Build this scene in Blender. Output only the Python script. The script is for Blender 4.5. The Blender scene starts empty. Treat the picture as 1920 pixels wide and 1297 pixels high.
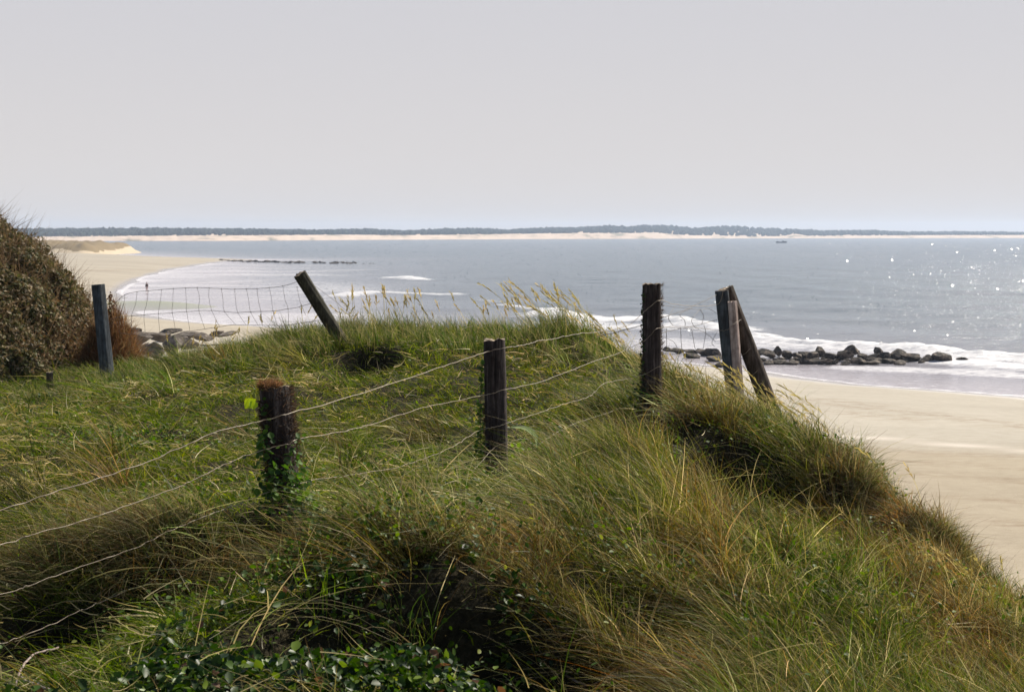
import bpy, bmesh, math, random
import numpy as np
from mathutils import Vector, Matrix

rng = np.random.default_rng(7)
random.seed(7)
R = math.radians
scene = bpy.context.scene
COL = scene.collection

# ------------------------------------------------------------------ camera
EYE = 10.5                      # eye height above the sea (m)
F = 2667.0                      # focal length in pixels of the 1920 px photograph
PITCH = math.atan((648.5 - 437.0) / F)
cam_d = bpy.data.cameras.new("camera"); cam = bpy.data.objects.new("camera", cam_d)
COL.objects.link(cam); scene.camera = cam
cam.location = (0, 0, EYE); cam.rotation_euler = (R(90) - PITCH, 0, 0)
cam_d.sensor_width = 36.0; cam_d.lens = 36.0 * F / 1920.0
cam_d.clip_start = 0.1; cam_d.clip_end = 30000
cam_d.dof.use_dof = True; cam_d.dof.focus_distance = 8.5; cam_d.dof.aperture_fstop = 12.0

# ------------------------------------------------------------------ sky, sun, exposure
SUN_AZ, SUN_EL = 40.0, 42.0     # degrees right of the view direction, above the horizon
w = bpy.data.worlds.new("World"); scene.world = w; w.use_nodes = True
nt = w.node_tree; nt.nodes.clear()
sky = nt.nodes.new("ShaderNodeTexSky"); sky.sky_type = 'NISHITA'; sky.sun_disc = False
sky.sun_elevation = R(SUN_EL); sky.sun_rotation = R(SUN_AZ)
sky.air_density = 1.0; sky.dust_density = 1.0; sky.ozone_density = 1.0; sky.altitude = 0
# the pale dusty air near the horizon, giving way to the Nishita sky higher up
def vmix(f, a, b):
    m_ = nt.nodes.new("ShaderNodeMix"); m_.data_type = 'RGBA'
    for sock, v in ((m_.inputs[0], f), (m_.inputs[6], a), (m_.inputs[7], b)):
        if isinstance(v, tuple): sock.default_value = v
        else: nt.links.new(v, sock)
    return m_.outputs[2]
tcw = nt.nodes.new("ShaderNodeTexCoord"); sx_ = nt.nodes.new("ShaderNodeSeparateXYZ"); nt.links.new(tcw.outputs['Generated'], sx_.inputs[0])
def zramp(a, b):
    q = nt.nodes.new("ShaderNodeMapRange"); q.interpolation_type = 'SMOOTHSTEP'; q.inputs[1].default_value = a; q.inputs[2].default_value = b
    nt.links.new(sx_.outputs[2], q.inputs[0]); return q.outputs[0]
low = vmix(zramp(-0.02, 0.20), (7.1, 6.75, 6.6, 1), (6.25, 6.2, 6.55, 1))
hi = vmix(zramp(0.18, 0.34), low, sky.outputs[0])
bg = nt.nodes.new("ShaderNodeBackground"); bg.inputs['Strength'].default_value = 0.074
wo = nt.nodes.new("ShaderNodeOutputWorld")
nt.links.new(hi, bg.inputs['Color']); nt.links.new(bg.outputs[0], wo.inputs[0])

sd = bpy.data.lights.new("sun", 'SUN'); sun = bpy.data.objects.new("sun", sd); COL.objects.link(sun)
sd.energy = 5.0; sd.angle = R(0.5); sd.color = (1.0, 0.93, 0.80)
sv = Vector((math.sin(R(SUN_AZ)) * math.cos(R(SUN_EL)), math.cos(R(SUN_AZ)) * math.cos(R(SUN_EL)), math.sin(R(SUN_EL))))
sun.rotation_euler = sv.to_track_quat('Z', 'Y').to_euler(); sun.location = (20, 20, 60)

vs = scene.view_settings
vs.view_transform = 'Standard'; vs.look = 'None'; vs.gamma = 1; vs.exposure = 0.45; vs.use_curve_mapping = False
scene.render.engine = 'CYCLES'
scene.cycles.transparent_max_bounces = 8
scene.cycles.max_bounces = 6
scene.cycles.sample_clamp_indirect = 6.0
scene.cycles.volume_bounces = 1

# ------------------------------------------------------------------ measuring helpers
cP, sP = math.cos(PITCH), math.sin(PITCH)
def ray(px, py):
    v = py - 648.5
    return ((px - 960.0), F * cP - v * sP, -F * sP - v * cP)
def at(px, py, y):
    d = ray(px, py); k = y / d[1]
    return Vector((d[0] * k, y, EYE + d[2] * k))
def on_level(px, py, z=0.0):
    d = ray(px, py); k = (z - EYE) / d[2]
    return (d[0] * k, d[1] * k)

# ------------------------------------------------------------------ object helpers
def link(o, parent=None):
    COL.objects.link(o)
    if parent is not None: o.parent = parent
    return o
def tag(o, label=None, cat=None, group=None, kind=None):
    if label: o['label'] = label
    if cat: o['category'] = cat
    if group: o['group'] = group
    if kind: o['kind'] = kind
    return o
def thing(name, loc, label, cat, group=None, rot=(0, 0, 0)):
    o = bpy.data.objects.new(name, None); o.empty_display_size = 0.1; o.location = loc; o.rotation_euler = rot
    link(o); return tag(o, label, cat, group)
def np_mesh(name, verts, quads=None, tris=None, mat=None, col=None, smooth=True, attrs=None):
    verts = np.ascontiguousarray(verts, dtype=np.float32).reshape(-1, 3)
    me = bpy.data.meshes.new(name)
    me.vertices.add(len(verts)); me.vertices.foreach_set("co", verts.ravel())
    nq = 0 if quads is None else len(quads); n3 = 0 if tris is None else len(tris)
    parts = []; starts = []; tot = []
    if nq:
        parts.append(np.asarray(quads, dtype=np.int32).ravel()); starts.append(np.arange(nq) * 4); tot.append(np.full(nq, 4))
    if n3:
        parts.append(np.asarray(tris, dtype=np.int32).ravel()); starts.append(nq * 4 + np.arange(n3) * 3); tot.append(np.full(n3, 3))
    li = np.concatenate(parts)
    me.loops.add(len(li)); me.loops.foreach_set("vertex_index", li)
    me.polygons.add(nq + n3)
    me.polygons.foreach_set("loop_start", np.concatenate(starts).astype(np.int32))
    me.polygons.foreach_set("loop_total", np.concatenate(tot).astype(np.int32))
    me.polygons.foreach_set("use_smooth", np.full(nq + n3, smooth))
    if col is not None:
        a = me.attributes.new("Col", 'FLOAT_COLOR', 'POINT')
        c = np.ones((len(verts), 4), dtype=np.float32); c[:, :3] = np.asarray(col).reshape(-1, 3)
        a.data.foreach_set("color", c.ravel())
    for k, v in (attrs or {}).items():
        a = me.attributes.new(k, 'FLOAT', 'POINT'); a.data.foreach_set("value", np.asarray(v, dtype=np.float32).ravel())
    me.update(); me.validate(verbose=False) if False else None
    if mat: me.materials.append(mat)
    return me
def np_obj(name, *a, parent=None, **k):
    return link(bpy.data.objects.new(name, np_mesh(name, *a, **k)), parent)

# ------------------------------------------------------------------ numpy noise
def _h(ix, iy, s):
    n = (ix.astype(np.int64) * 374761393 + iy.astype(np.int64) * 668265263 + s * 1442695041) & 0x7fffffff
    n = ((n ^ (n >> 13)) * 1274126177) & 0x7fffffff
    n = (n ^ (n >> 16)) & 0xffff
    return n / 65535.0
def vnoise(x, y, s=0):
    x = np.asarray(x, float); y = np.asarray(y, float)
    ix = np.floor(x); iy = np.floor(y); fx = x - ix; fy = y - iy
    fx = fx * fx * (3 - 2 * fx); fy = fy * fy * (3 - 2 * fy)
    ix = ix.astype(np.int64); iy = iy.astype(np.int64)
    a = _h(ix, iy, s); b = _h(ix + 1, iy, s); c = _h(ix, iy + 1, s); d = _h(ix + 1, iy + 1, s)
    return (a + (b - a) * fx) * (1 - fy) + (c + (d - c) * fx) * fy
def fbm(x, y, s=0, o=4):
    v = 0; a = 0.5; t = 0
    for i in range(o):
        v = v + a * vnoise(np.asarray(x) * 2 ** i, np.asarray(y) * 2 ** i, s + i * 17); t += a; a *= 0.5
    return v / t
def sstep(a, b, x):
    t = np.clip((x - a) / (b - a), 0, 1); return t * t * (3 - 2 * t)

# ------------------------------------------------------------------ materials
def nmat(name):
    m = bpy.data.materials.new(name); m.use_nodes = True
    n = m.node_tree; n.nodes.clear()
    out = n.nodes.new("ShaderNodeOutputMaterial")
    b = n.nodes.new("ShaderNodeBsdfPrincipled")
    n.links.new(b.outputs[0], out.inputs[0])
    return m, n, b, out
def node(n, t, **k):
    x = n.nodes.new(t)
    for a, v in k.items(): setattr(x, a, v)
    return x
def ramp(n, stops, interp='LINEAR'):
    r = n.nodes.new("ShaderNodeValToRGB"); e = r.color_ramp.elements; r.color_ramp.interpolation = interp
    while len(e) > 1: e.remove(e[-1])
    e[0].position = stops[0][0]; e[0].color = (*stops[0][1], 1)
    for p, c in stops[1:]:
        q = e.new(p); q.color = (*c, 1)
    return r
def noise(n, scale, detail=4, rough=0.55, vec=None, mscale=None, coords='Object'):
    t = node(n, "ShaderNodeTexNoise"); t.inputs['Scale'].default_value = scale
    t.inputs['Detail'].default_value = detail; t.inputs['Roughness'].default_value = rough
    tc = node(n, "ShaderNodeTexCoord"); mp = node(n, "ShaderNodeMapping")
    if mscale: mp.inputs['Scale'].default_value = mscale
    n.links.new(tc.outputs[coords], mp.inputs[0]); n.links.new(mp.outputs[0], t.inputs['Vector'])
    return t
def leafmat(name, rough=0.45, trans=0.4, spec=0.5):
    m, n, b, out = nmat(name)
    at_ = node(n, "ShaderNodeAttribute"); at_.attribute_name = "Col"
    n.links.new(at_.outputs['Color'], b.inputs['Base Color'])
    b.inputs['Roughness'].default_value = rough
    b.inputs['Specular IOR Level'].default_value = spec
    tr = node(n, "ShaderNodeBsdfTranslucent")
    hsv = node(n, "ShaderNodeHueSaturation"); hsv.inputs['Saturation'].default_value = 1.15; hsv.inputs['Value'].default_value = 1.6
    n.links.new(at_.outputs['Color'], hsv.inputs['Color']); n.links.new(hsv.outputs[0], tr.inputs['Color'])
    ms = node(n, "ShaderNodeMixShader"); ms.inputs[0].default_value = trans
    n.links.new(b.outputs[0], ms.inputs[1]); n.links.new(tr.outputs[0], ms.inputs[2]); n.links.new(ms.outputs[0], out.inputs[0])
    return m
M_GRASS = leafmat("grass_blade", 0.5, 0.42, 0.08)
M_LEAF = leafmat("glossy_leaf", 0.55, 0.35, 0.18)
M_IVY = leafmat("ivy_leaf", 0.42, 0.25, 0.2)
M_BUSH = leafmat("bush_leaf", 0.6, 0.2, 0.15)
M_FOREST, n_, b_, o_ = nmat("far_forest")
at_ = node(n_, "ShaderNodeAttribute"); at_.attribute_name = "Col"; n_.links.new(at_.outputs['Color'], b_.inputs['Base Color'])
b_.inputs['Roughness'].default_value = 0.9; b_.inputs['Specular IOR Level'].default_value = 0.1

# sand
M_SAND, n_, b_, o_ = nmat("beach_sand")
a1 = noise(n_, 1.6, 8, 0.75, mscale=(0.8, 1.3, 1)); a2 = noise(n_, 9.0, 5, 0.7, mscale=(0.6, 1.4, 1)); a3 = noise(n_, 0.05, 4, 0.6, mscale=(0.7, 1.6, 1))
r1 = ramp(n_, [(0.30, (0.355, 0.310, 0.245)), (0.52, (0.415, 0.368, 0.296)), (0.75, (0.46, 0.415, 0.345))]); n_.links.new(a1.outputs[0], r1.inputs[0])
r3 = ramp(n_, [(0.35, (0.88, 0.87, 0.86)), (0.6, (1.05, 1.05, 1.05))]); n_.links.new(a3.outputs[0], r3.inputs[0])
mu = node(n_, "ShaderNodeMix", data_type='RGBA', blend_type='MULTIPLY'); mu.inputs[0].default_value = 1
ato = node(n_, "ShaderNodeAttribute"); ato.attribute_name = "upper"
mto = node(n_, "ShaderNodeMix", data_type='RGBA', blend_type='MULTIPLY'); mto.inputs[7].default_value = (0.88, 0.82, 0.72, 1)
n_.links.new(ato.outputs['Fac'], mto.inputs[0]); n_.links.new(r1.outputs[0], mto.inputs[6])
n_.links.new(mto.outputs[2], mu.inputs[6]); n_.links.new(r3.outputs[0], mu.inputs[7])
# weed and drift lines: painted as an attribute that lies along the old tide lines
aw = node(n_, "ShaderNodeAttribute"); aw.attribute_name = "wrack"
nw = noise(n_, 1.6, 6, 0.75, mscale=(0.5, 1.8, 1)); rw = ramp(n_, [(0.46, (0, 0, 0)), (0.66, (1, 1, 1))]); n_.links.new(nw.outputs[0], rw.inputs[0])
mw = node(n_, "ShaderNodeMath", operation='MULTIPLY'); n_.links.new(aw.outputs['Fac'], mw.inputs[0]); n_.links.new(rw.outputs[0], mw.inputs[1])
mxw = node(n_, "ShaderNodeMix", data_type='RGBA'); mxw.inputs[7].default_value = (0.22, 0.15, 0.085, 1)
n_.links.new(mw.outputs[0], mxw.inputs[0]); n_.links.new(mu.outputs[2], mxw.inputs[6])
awet = node(n_, "ShaderNodeAttribute"); awet.attribute_name = "wet"
mxt = node(n_, "ShaderNodeMix", data_type='RGBA'); mxt.inputs[7].default_value = (0.36, 0.32, 0.29, 1)
n_.links.new(awet.outputs['Fac'], mxt.inputs[0]); n_.links.new(mxw.outputs[2], mxt.inputs[6])
adry = node(n_, "ShaderNodeAttribute"); adry.attribute_name = "dry"
mxd = node(n_, "ShaderNodeMix", data_type='RGBA'); mxd.inputs[7].default_value = (0.66, 0.58, 0.50, 1)
n_.links.new(adry.outputs['Fac'], mxd.inputs[0]); n_.links.new(mxt.outputs[2], mxd.inputs[6])
aalg = node(n_, "ShaderNodeAttribute"); aalg.attribute_name = "algae"
mxa = node(n_, "ShaderNodeMix", data_type='RGBA'); mxa.inputs[7].default_value = (0.36, 0.36, 0.22, 1)
n_.links.new(aalg.outputs['Fac'], mxa.inputs[0]); n_.links.new(mxd.outputs[2], mxa.inputs[6])
n_.links.new(mxa.outputs[2], b_.inputs['Base Color'])
rr = node(n_, "ShaderNodeMapRange"); rr.inputs[3].default_value = 0.95; rr.inputs[4].default_value = 0.22
n_.links.new(awet.outputs['Fac'], rr.inputs[0]); n_.links.new(rr.outputs[0], b_.inputs['Roughness'])
bp = node(n_, "ShaderNodeBump"); bp.inputs['Strength'].default_value = 0.35; bp.inputs['Distance'].default_value = 0.12
n_.links.new(a2.outputs[0], bp.inputs['Height']); n_.links.new(bp.outputs[0], b_.inputs['Normal'])

# water
M_SEA, n_, b_, o_ = nmat("sea_water")
af = node(n_, "ShaderNodeAttribute"); af.attribute_name = "foam"
ash = node(n_, "ShaderNodeAttribute"); ash.attribute_name = "shallow"
deep = noise(n_, 0.012, 5, 0.6, mscale=(0.45, 1.8, 1))
rd = ramp(n_, [(0.3, (0.045, 0.078, 0.098)), (0.7, (0.095, 0.128, 0.145))]); n_.links.new(deep.outputs[0], rd.inputs[0])
sh = node(n_, "ShaderNodeMix", data_type='RGBA'); sh.inputs[7].default_value = (0.39, 0.345, 0.36, 1)
n_.links.new(ash.outputs['Fac'], sh.inputs[0]); n_.links.new(rd.outputs[0], sh.inputs[6])
fn = noise(n_, 1.9, 9, 0.74, mscale=(0.5, 1.2, 1))
# foam = smoothstep(1-foam, ...) of noise
sub = node(n_, "ShaderNodeMath", operation='ADD'); n_.links.new(fn.outputs[0], sub.inputs[0]); n_.links.new(af.outputs['Fac'], sub.inputs[1])
fr = node(n_, "ShaderNodeMapRange", interpolation_type='SMOOTHSTEP'); fr.inputs[1].default_value = 0.66; fr.inputs[2].default_value = 1.24
n_.links.new(sub.outputs[0], fr.inputs[0])
fo = node(n_, "ShaderNodeMix", data_type='RGBA'); fo.inputs[7].default_value = (0.86, 0.84, 0.845, 1)
n_.links.new(fr.outputs[0], fo.inputs[0]); n_.links.new(sh.outputs[2], fo.inputs[6])
n_.links.new(fo.outputs[2], b_.inputs['Base Color'])
rg = node(n_, "ShaderNodeMapRange"); rg.inputs[3].default_value = 0.14; rg.inputs[4].default_value = 0.8
n_.links.new(fr.outputs[0], rg.inputs[0]); n_.links.new(rg.outputs[0], b_.inputs['Roughness'])
b_.inputs['IOR'].default_value = 1.33
w1 = noise(n_, 0.55, 5, 0.6, mscale=(0.7, 1.6, 1)); w2 = noise(n_, 3.2, 4, 0.65, mscale=(0.8, 1.3, 1))
ad = node(n_, "ShaderNodeMath", operation='MULTIPLY_ADD'); ad.inputs[1].default_value = 0.22
n_.links.new(w2.outputs[0], ad.inputs[0]); n_.links.new(w1.outputs[0], ad.inputs[2])
bs = node(n_, "ShaderNodeMapRange"); bs.inputs[3].default_value = 1.0; bs.inputs[4].default_value = 0.18
n_.links.new(ash.outputs['Fac'], bs.inputs[0])
bp = node(n_, "ShaderNodeBump"); bp.inputs['Distance'].default_value = 0.45
n_.links.new(bs.outputs[0], bp.inputs['Strength']); n_.links.new(ad.outputs[0], bp.inputs['Height']); n_.links.new(bp.outputs[0], b_.inputs['Normal'])

# dune soil / thatch
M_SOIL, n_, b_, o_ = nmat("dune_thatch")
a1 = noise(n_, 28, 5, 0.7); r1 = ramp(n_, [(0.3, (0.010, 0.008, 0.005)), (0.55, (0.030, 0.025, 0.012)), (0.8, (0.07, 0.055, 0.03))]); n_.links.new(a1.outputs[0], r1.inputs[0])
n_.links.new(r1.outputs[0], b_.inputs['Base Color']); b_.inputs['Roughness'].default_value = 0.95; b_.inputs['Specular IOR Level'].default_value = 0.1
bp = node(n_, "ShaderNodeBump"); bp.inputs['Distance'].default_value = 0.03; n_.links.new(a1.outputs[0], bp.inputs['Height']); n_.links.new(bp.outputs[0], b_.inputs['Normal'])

def woodmat(name, c0, c1, c2, rough=0.85):
    m, n, b, o = nmat(name)
    g = noise(n, 6, 7, 0.7, mscale=(9, 9, 0.55)); g2 = noise(n, 14, 4, 0.6, mscale=(1, 1, 0.8))
    r = ramp(n, [(0.30, c0), (0.52, c1), (0.72, c2)]); n.links.new(g.outputs[0], r.inputs[0])
    r2 = ramp(n, [(0.35, (0.55, 0.52, 0.5)), (0.65, (1.15, 1.15, 1.15))]); n.links.new(g2.outputs[0], r2.inputs[0])
    mu = node(n, "ShaderNodeMix", data_type='RGBA', blend_type='MULTIPLY'); mu.inputs[0].default_value = 1
    n.links.new(r.outputs[0], mu.inputs[6]); n.links.new(r2.outputs[0], mu.inputs[7]); n.links.new(mu.outputs[2], b.inputs['Base Color'])
    b.inputs['Roughness'].default_value = rough; b.inputs['Specular IOR Level'].default_value = 0.25
    bp = node(n, "ShaderNodeBump"); bp.inputs['Distance'].default_value = 0.006; bp.inputs['Strength'].default_value = 0.9
    n.links.new(g.outputs[0], bp.inputs['Height']); n.links.new(bp.outputs[0], b.inputs['Normal'])
    return m
M_WDARK = woodmat("dark_weathered_wood", (0.012, 0.009, 0.008), (0.055, 0.042, 0.038), (0.20, 0.165, 0.15))
M_WGREY = woodmat("blue_grey_weathered_wood", (0.025, 0.030, 0.036), (0.075, 0.088, 0.10), (0.16, 0.175, 0.19))
M_WPINK = woodmat("pale_pink_grey_wood", (0.28, 0.21, 0.185), (0.50, 0.40, 0.36), (0.60, 0.51, 0.47))  # lightened so the split half carries the sun's light in its colour
M_WBROWN = woodmat("brown_weathered_wood", (0.03, 0.022, 0.017), (0.09, 0.068, 0.054), (0.17, 0.135, 0.11))
M_WOLIVE = woodmat("olive_lichened_wood", (0.02, 0.018, 0.012), (0.06, 0.055, 0.036), (0.13, 0.115, 0.08))
M_WTOP = woodmat("sunbleached_end_grain", (0.18, 0.13, 0.09), (0.38, 0.30, 0.21), (0.52, 0.43, 0.32))
M_WIRE, n_, b_, o_ = nmat("tan_rusted_wire"); b_.inputs['Roughness'].default_value = 0.5
a1 = noise(n_, 40, 3); r1 = ramp(n_, [(0.3, (0.16, 0.11, 0.07)), (0.55, (0.36, 0.28, 0.19)), (0.8, (0.50, 0.42, 0.31))]); n_.links.new(a1.outputs[0], r1.inputs[0]); n_.links.new(r1.outputs[0], b_.inputs['Base Color'])
M_WIRED, n_, b_, o_ = nmat("dark_netting_wire"); b_.inputs['Roughness'].default_value = 0.55
a1 = noise(n_, 30, 3); r1 = ramp(n_, [(0.3, (0.05, 0.04, 0.035)), (0.7, (0.14, 0.11, 0.09))]); n_.links.new(a1.outputs[0], r1.inputs[0]); n_.links.new(r1.outputs[0], b_.inputs['Base Color'])
def rockmat(name, c0, c1, c2, rough, sc=2.2):
    m, n, b, o = nmat(name)
    a = noise(n, sc, 7, 0.7); r = ramp(n, [(0.3, c0), (0.5, c1), (0.66, c2)]); n.links.new(a.outputs[0], r.inputs[0]); n.links.new(r.outputs[0], b.inputs['Base Color'])
    b.inputs['Roughness'].default_value = rough; b.inputs['Specular IOR Level'].default_value = 0.15
    bp = node(n, "ShaderNodeBump"); bp.inputs['Distance'].default_value = 0.12; bp.inputs['Strength'].default_value = 0.8
    n.links.new(a.outputs[0], bp.inputs['Height']); n.links.new(bp.outputs[0], b.inputs['Normal']); return m
M_RWET = rockmat("wet_dark_rock", (0.008, 0.008, 0.008), (0.050, 0.040, 0.032), (0.26, 0.20, 0.15), 0.8)
M_RDRY = rockmat("dry_tan_rock", (0.035, 0.028, 0.024), (0.12, 0.098, 0.08), (0.27, 0.23, 0.19), 0.9)  # darkest stop falls in the bump's crevices, shade painted into the colour
def plain(name, c, rough=0.6):
    m, n, b, o = nmat(name); a = noise(n, 6, 3)
    r = ramp(n, [(0.3, tuple(v * 0.8 for v in c)), (0.7, tuple(min(1, v * 1.1) for v in c))]); n.links.new(a.outputs[0], r.inputs[0]); n.links.new(r.outputs[0], b.inputs['Base Color'])
    b.inputs['Roughness'].default_value = rough; return m

# ================================================================== BEACH AND SEA
SHORE = [(150, -40), (95, 20), (66, 52)] + [on_level(*p) for p in
         [(2350, 790), (1920, 744), (1750, 732), (1610, 722), (1500, 709), (1430, 698)]] + \
        [(13, 116), (0, 128), (-14, 143)] + [on_level(*p) for p in
         [(500, 612), (400, 607), (330, 600), (250, 590), (222, 572), (226, 545), (262, 522), (320, 505), (392, 494), (440, 488.5)]]
SEAEDGE = [on_level(*p) for p in [(500, 487), (400, 486), (300, 482), (215, 477.5), (150, 474)]]
LAND = SHORE + SEAEDGE + [(-420, 900), (-900, 1150), (-3000, 1300), (-6000, 500), (-6000, -6000), (6000, -6000), (3000, -1500), (600, -500)]
LP = np.array(LAND)
def signed_shore(x, y):
    """distance to the water's edge, positive on land"""
    shp = x.shape; p = np.stack([x.ravel(), y.ravel()], 1); best = np.full(len(p), 1e9); ins = np.zeros(len(p), bool)
    n = len(LP)
    for i in range(n):
        a = LP[i]; b = LP[(i + 1) % n]; d = b - a
        t = np.clip(((p - a) @ d) / (d @ d), 0, 1); q = a + t[:, None] * d
        best = np.minimum(best, np.hypot(*(p - q).T))
        c = ((a[1] > p[:, 1]) != (b[1] > p[:, 1])) & (p[:, 0] < (b[0] - a[0]) * (p[:, 1] - a[1]) / (b[1] - a[1] + 1e-12) + a[0])
        ins ^= c
    return np.where(ins, best, -best).reshape(shp)
BAR = on_level(300, 575)
def beach_z(x, y, s=None):
    if s is None: s = signed_shore(x, y)
    s = s + (fbm(x / 14, y / 14, 5) - 0.5) * 3.0 * np.clip(y / 100, 0.3, 1.6)
    z = np.where(s > 0, 2.1 * (1 - np.exp(-np.maximum(s, 0) / 28.0)), -3.0 * (1 - np.exp(np.minimum(s, 0) / 75.0)))
    z = z + 1.05 * np.exp(-((x - BAR[0]) / 9.5) ** 2 - ((y - BAR[1]) / 6.0) ** 2)
    z = z + np.where(s > 4, (fbm(x / 6, y / 6, 9) - 0.5) * 0.12, 0)
    return z
def polar(th_dense, nd, rmin, rmax, nr, nc=60):
    th = np.concatenate([np.linspace(-math.pi, -th_dense, nc, endpoint=False), np.linspace(-th_dense, th_dense, nd), np.linspace(th_dense, math.pi, nc + 1)[1:]])
    r = np.exp(np.linspace(math.log(rmin), math.log(rmax), nr))
    T, RR = np.meshgrid(th, r); return RR * np.sin(T), RR * np.cos(T)
def grid_quads(nr, nc):
    i = np.arange(nr * nc).reshape(nr, nc)
    return np.stack([i[:-1, :-1].ravel(), i[:-1, 1:].ravel(), i[1:, 1:].ravel(), i[1:, :-1].ravel()], 1)
def seg_dist(x, y, pts):
    best = np.full(x.shape, 1e9)
    for a, b in zip(pts[:-1], pts[1:]):
        dx, dy = b[0] - a[0], b[1] - a[1]; t = np.clip(((x - a[0]) * dx + (y - a[1]) * dy) / (dx * dx + dy * dy), 0, 1)
        best = np.minimum(best, np.hypot(x - a[0] - t * dx, y - a[1] - t * dy))
    return best
X, Y = polar(R(26), 420, 14, 2600, 330, 40)
S = signed_shore(X, Y); Z = beach_z(X, Y, S)
wet = sstep(3.2, 0.3, S + (fbm(X / 10, Y / 10, 3) - .5) * 3) * sstep(-60, -10, S)
def lvl(pts, z): return [on_level(a, b, z) for a, b in pts]
wr = np.zeros_like(X)
for pts, wd in [([(1500, 742), (1620, 752), (1760, 768), (1920, 790)], 1.6), ([(1440, 735), (1560, 738), (1640, 748)], 1.2), ([(1560, 765), (1700, 778)], 1.3),
                ([(1600, 905), (1760, 900), (1980, 918)], 0.7), ([(1640, 880), (1800, 876), (1950, 890)], 0.5), ([(1700, 985), (1990, 1012)], 0.7), ([(1750, 950), (1950, 955)], 0.4),
                ([(1500, 830), (1640, 850), (1960, 862)], 0.6), ([(160, 505), (260, 500), (420, 497)], 5), ([(180, 490), (330, 492)], 4)]:
    wr = np.maximum(wr, np.exp(-(seg_dist(X, Y, lvl(pts, 1.3)) / wd) ** 2))
dry = np.exp(-(seg_dist(X, Y, lvl([(1480, 812), (1640, 815), (1780, 825), (1990, 842)], 1.5)) / 0.45) ** 2) * 0.75
upper = np.where(Y < 130, sstep(66, 59, Y + (fbm(X / 7, Y / 4, 61) - .5) * 7 + X * .12), .45)
alg = np.exp(-((X - BAR[0]) / 10.5) ** 2 - ((Y - BAR[1]) / 7.0) ** 2)
o = np_obj("beach", np.stack([X, Y, Z], -1), quads=grid_quads(*X.shape), mat=M_SAND, attrs=dict(wet=wet, wrack=wr, dry=dry, algae=alg, upper=upper))
tag(o, "wide pale tan sand beach curving round the bay", kind='structure')

# sea sheet with real swell, breakers and foam
X, Y = polar(R(24), 620, 55, 4700, 560, 40)
S = signed_shore(X, Y); D = -S
rr_ = np.hypot(X, Y)
shal = np.clip(np.exp(-np.maximum(D, 0) / 30.0) * 1.1, 0, 1)
foam = np.zeros_like(X); hump = np.zeros_like(X)
# (polyline in photo pixels on the water, half width m, strength, breaker height)
BREAK = [([(735, 523), (765, 524), (785, 526)], 4.5, .75, .55), ([(640, 556), (700, 549), (740, 550), (830, 553)], 4.5, .62, .25), ([(560, 562), (640, 556)], 4, .40, .1),
         ([(940, 573), (975, 579), (1010, 586), (1035, 592)], 2.0, .62, .4), ([(1020, 592), (1060, 598), (1130, 604), (1200, 604)], 4.5, .72, .45),
         ([(1060, 606), (1130, 612), (1250, 614), (1345, 618)], 5.5, .62, .1), ([(1240, 600), (1300, 612), (1350, 622), (1420, 633)], 3.0, .60, .45),
         ([(1400, 638), (1480, 643), (1560, 648), (1640, 655), (1740, 662), (1840, 668), (1930, 672), (2100, 680)], 2.8, .66, .5),
         ([(1400, 650), (1500, 655), (1650, 666), (1760, 672)], 3.2, .50, .1), ([(1780, 680), (1920, 690), (2060, 697)], 3.6, .64, .15), ([(1600, 690), (1780, 697), (1930, 707), (2060, 716)], 2.4, .50, .05), ([(1400, 641), (1500, 652), (1700, 666), (1900, 678)], 4.0, .56, .1),
         ([(1240, 640), (1340, 655)], 6, .5, 0),
         ([(520, 509), (600, 508), (690, 506)], 6, .46, .1), ([(440, 514), (520, 512)], 10, .34, .1), ([(510, 522), (620, 528)], 5, .3, .1), ([(330, 534), (420, 530), (470, 526)], 5, .42, .1),
         ([(320, 540), (400, 541)], 4, .38, 0), ([(440, 556), (560, 562), (700, 566)], 4, .26, 0), ([(640, 580), (780, 590), (900, 590)], 3.5, .28, 0), ([(430, 585), (600, 578), (760, 600)], 3.2, .25, 0),
         ([(250, 583), (340, 582)], 2.2, .40, 0), ([(640, 494), (700, 496)], 8, .34, 0), ([(720, 486), (760, 486), (830, 487)], 7, .28, 0), ([(680, 492), (800, 494)], 5, .22, 0),
         ([(560, 489), (590, 489)], 5, .5, .2), ([(412, 484), (420, 484)], 6, .5, .2), ([(232, 474), (246, 474)], 7, .7, .3), ([(900, 562), (930, 567)], 1.6, .42, .1), ([(980, 552), (1010, 552)], 1.5, .3, 0)]
for pts, wd, st, hh in BREAK:
    d = seg_dist(X, Y, [on_level(*p) for p in pts]); d = d + (fbm(X / 5, Y / 3, 31) - .5) * wd * 1.1
    foam = np.maximum(foam, .80 * st * np.exp(-np.abs(d / wd) ** 3)); hump += 1.15 * hh * np.exp(-(d / (wd * .8)) ** 2) * (0.5 + fbm(X / 3, Y / 2, 8))
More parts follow.
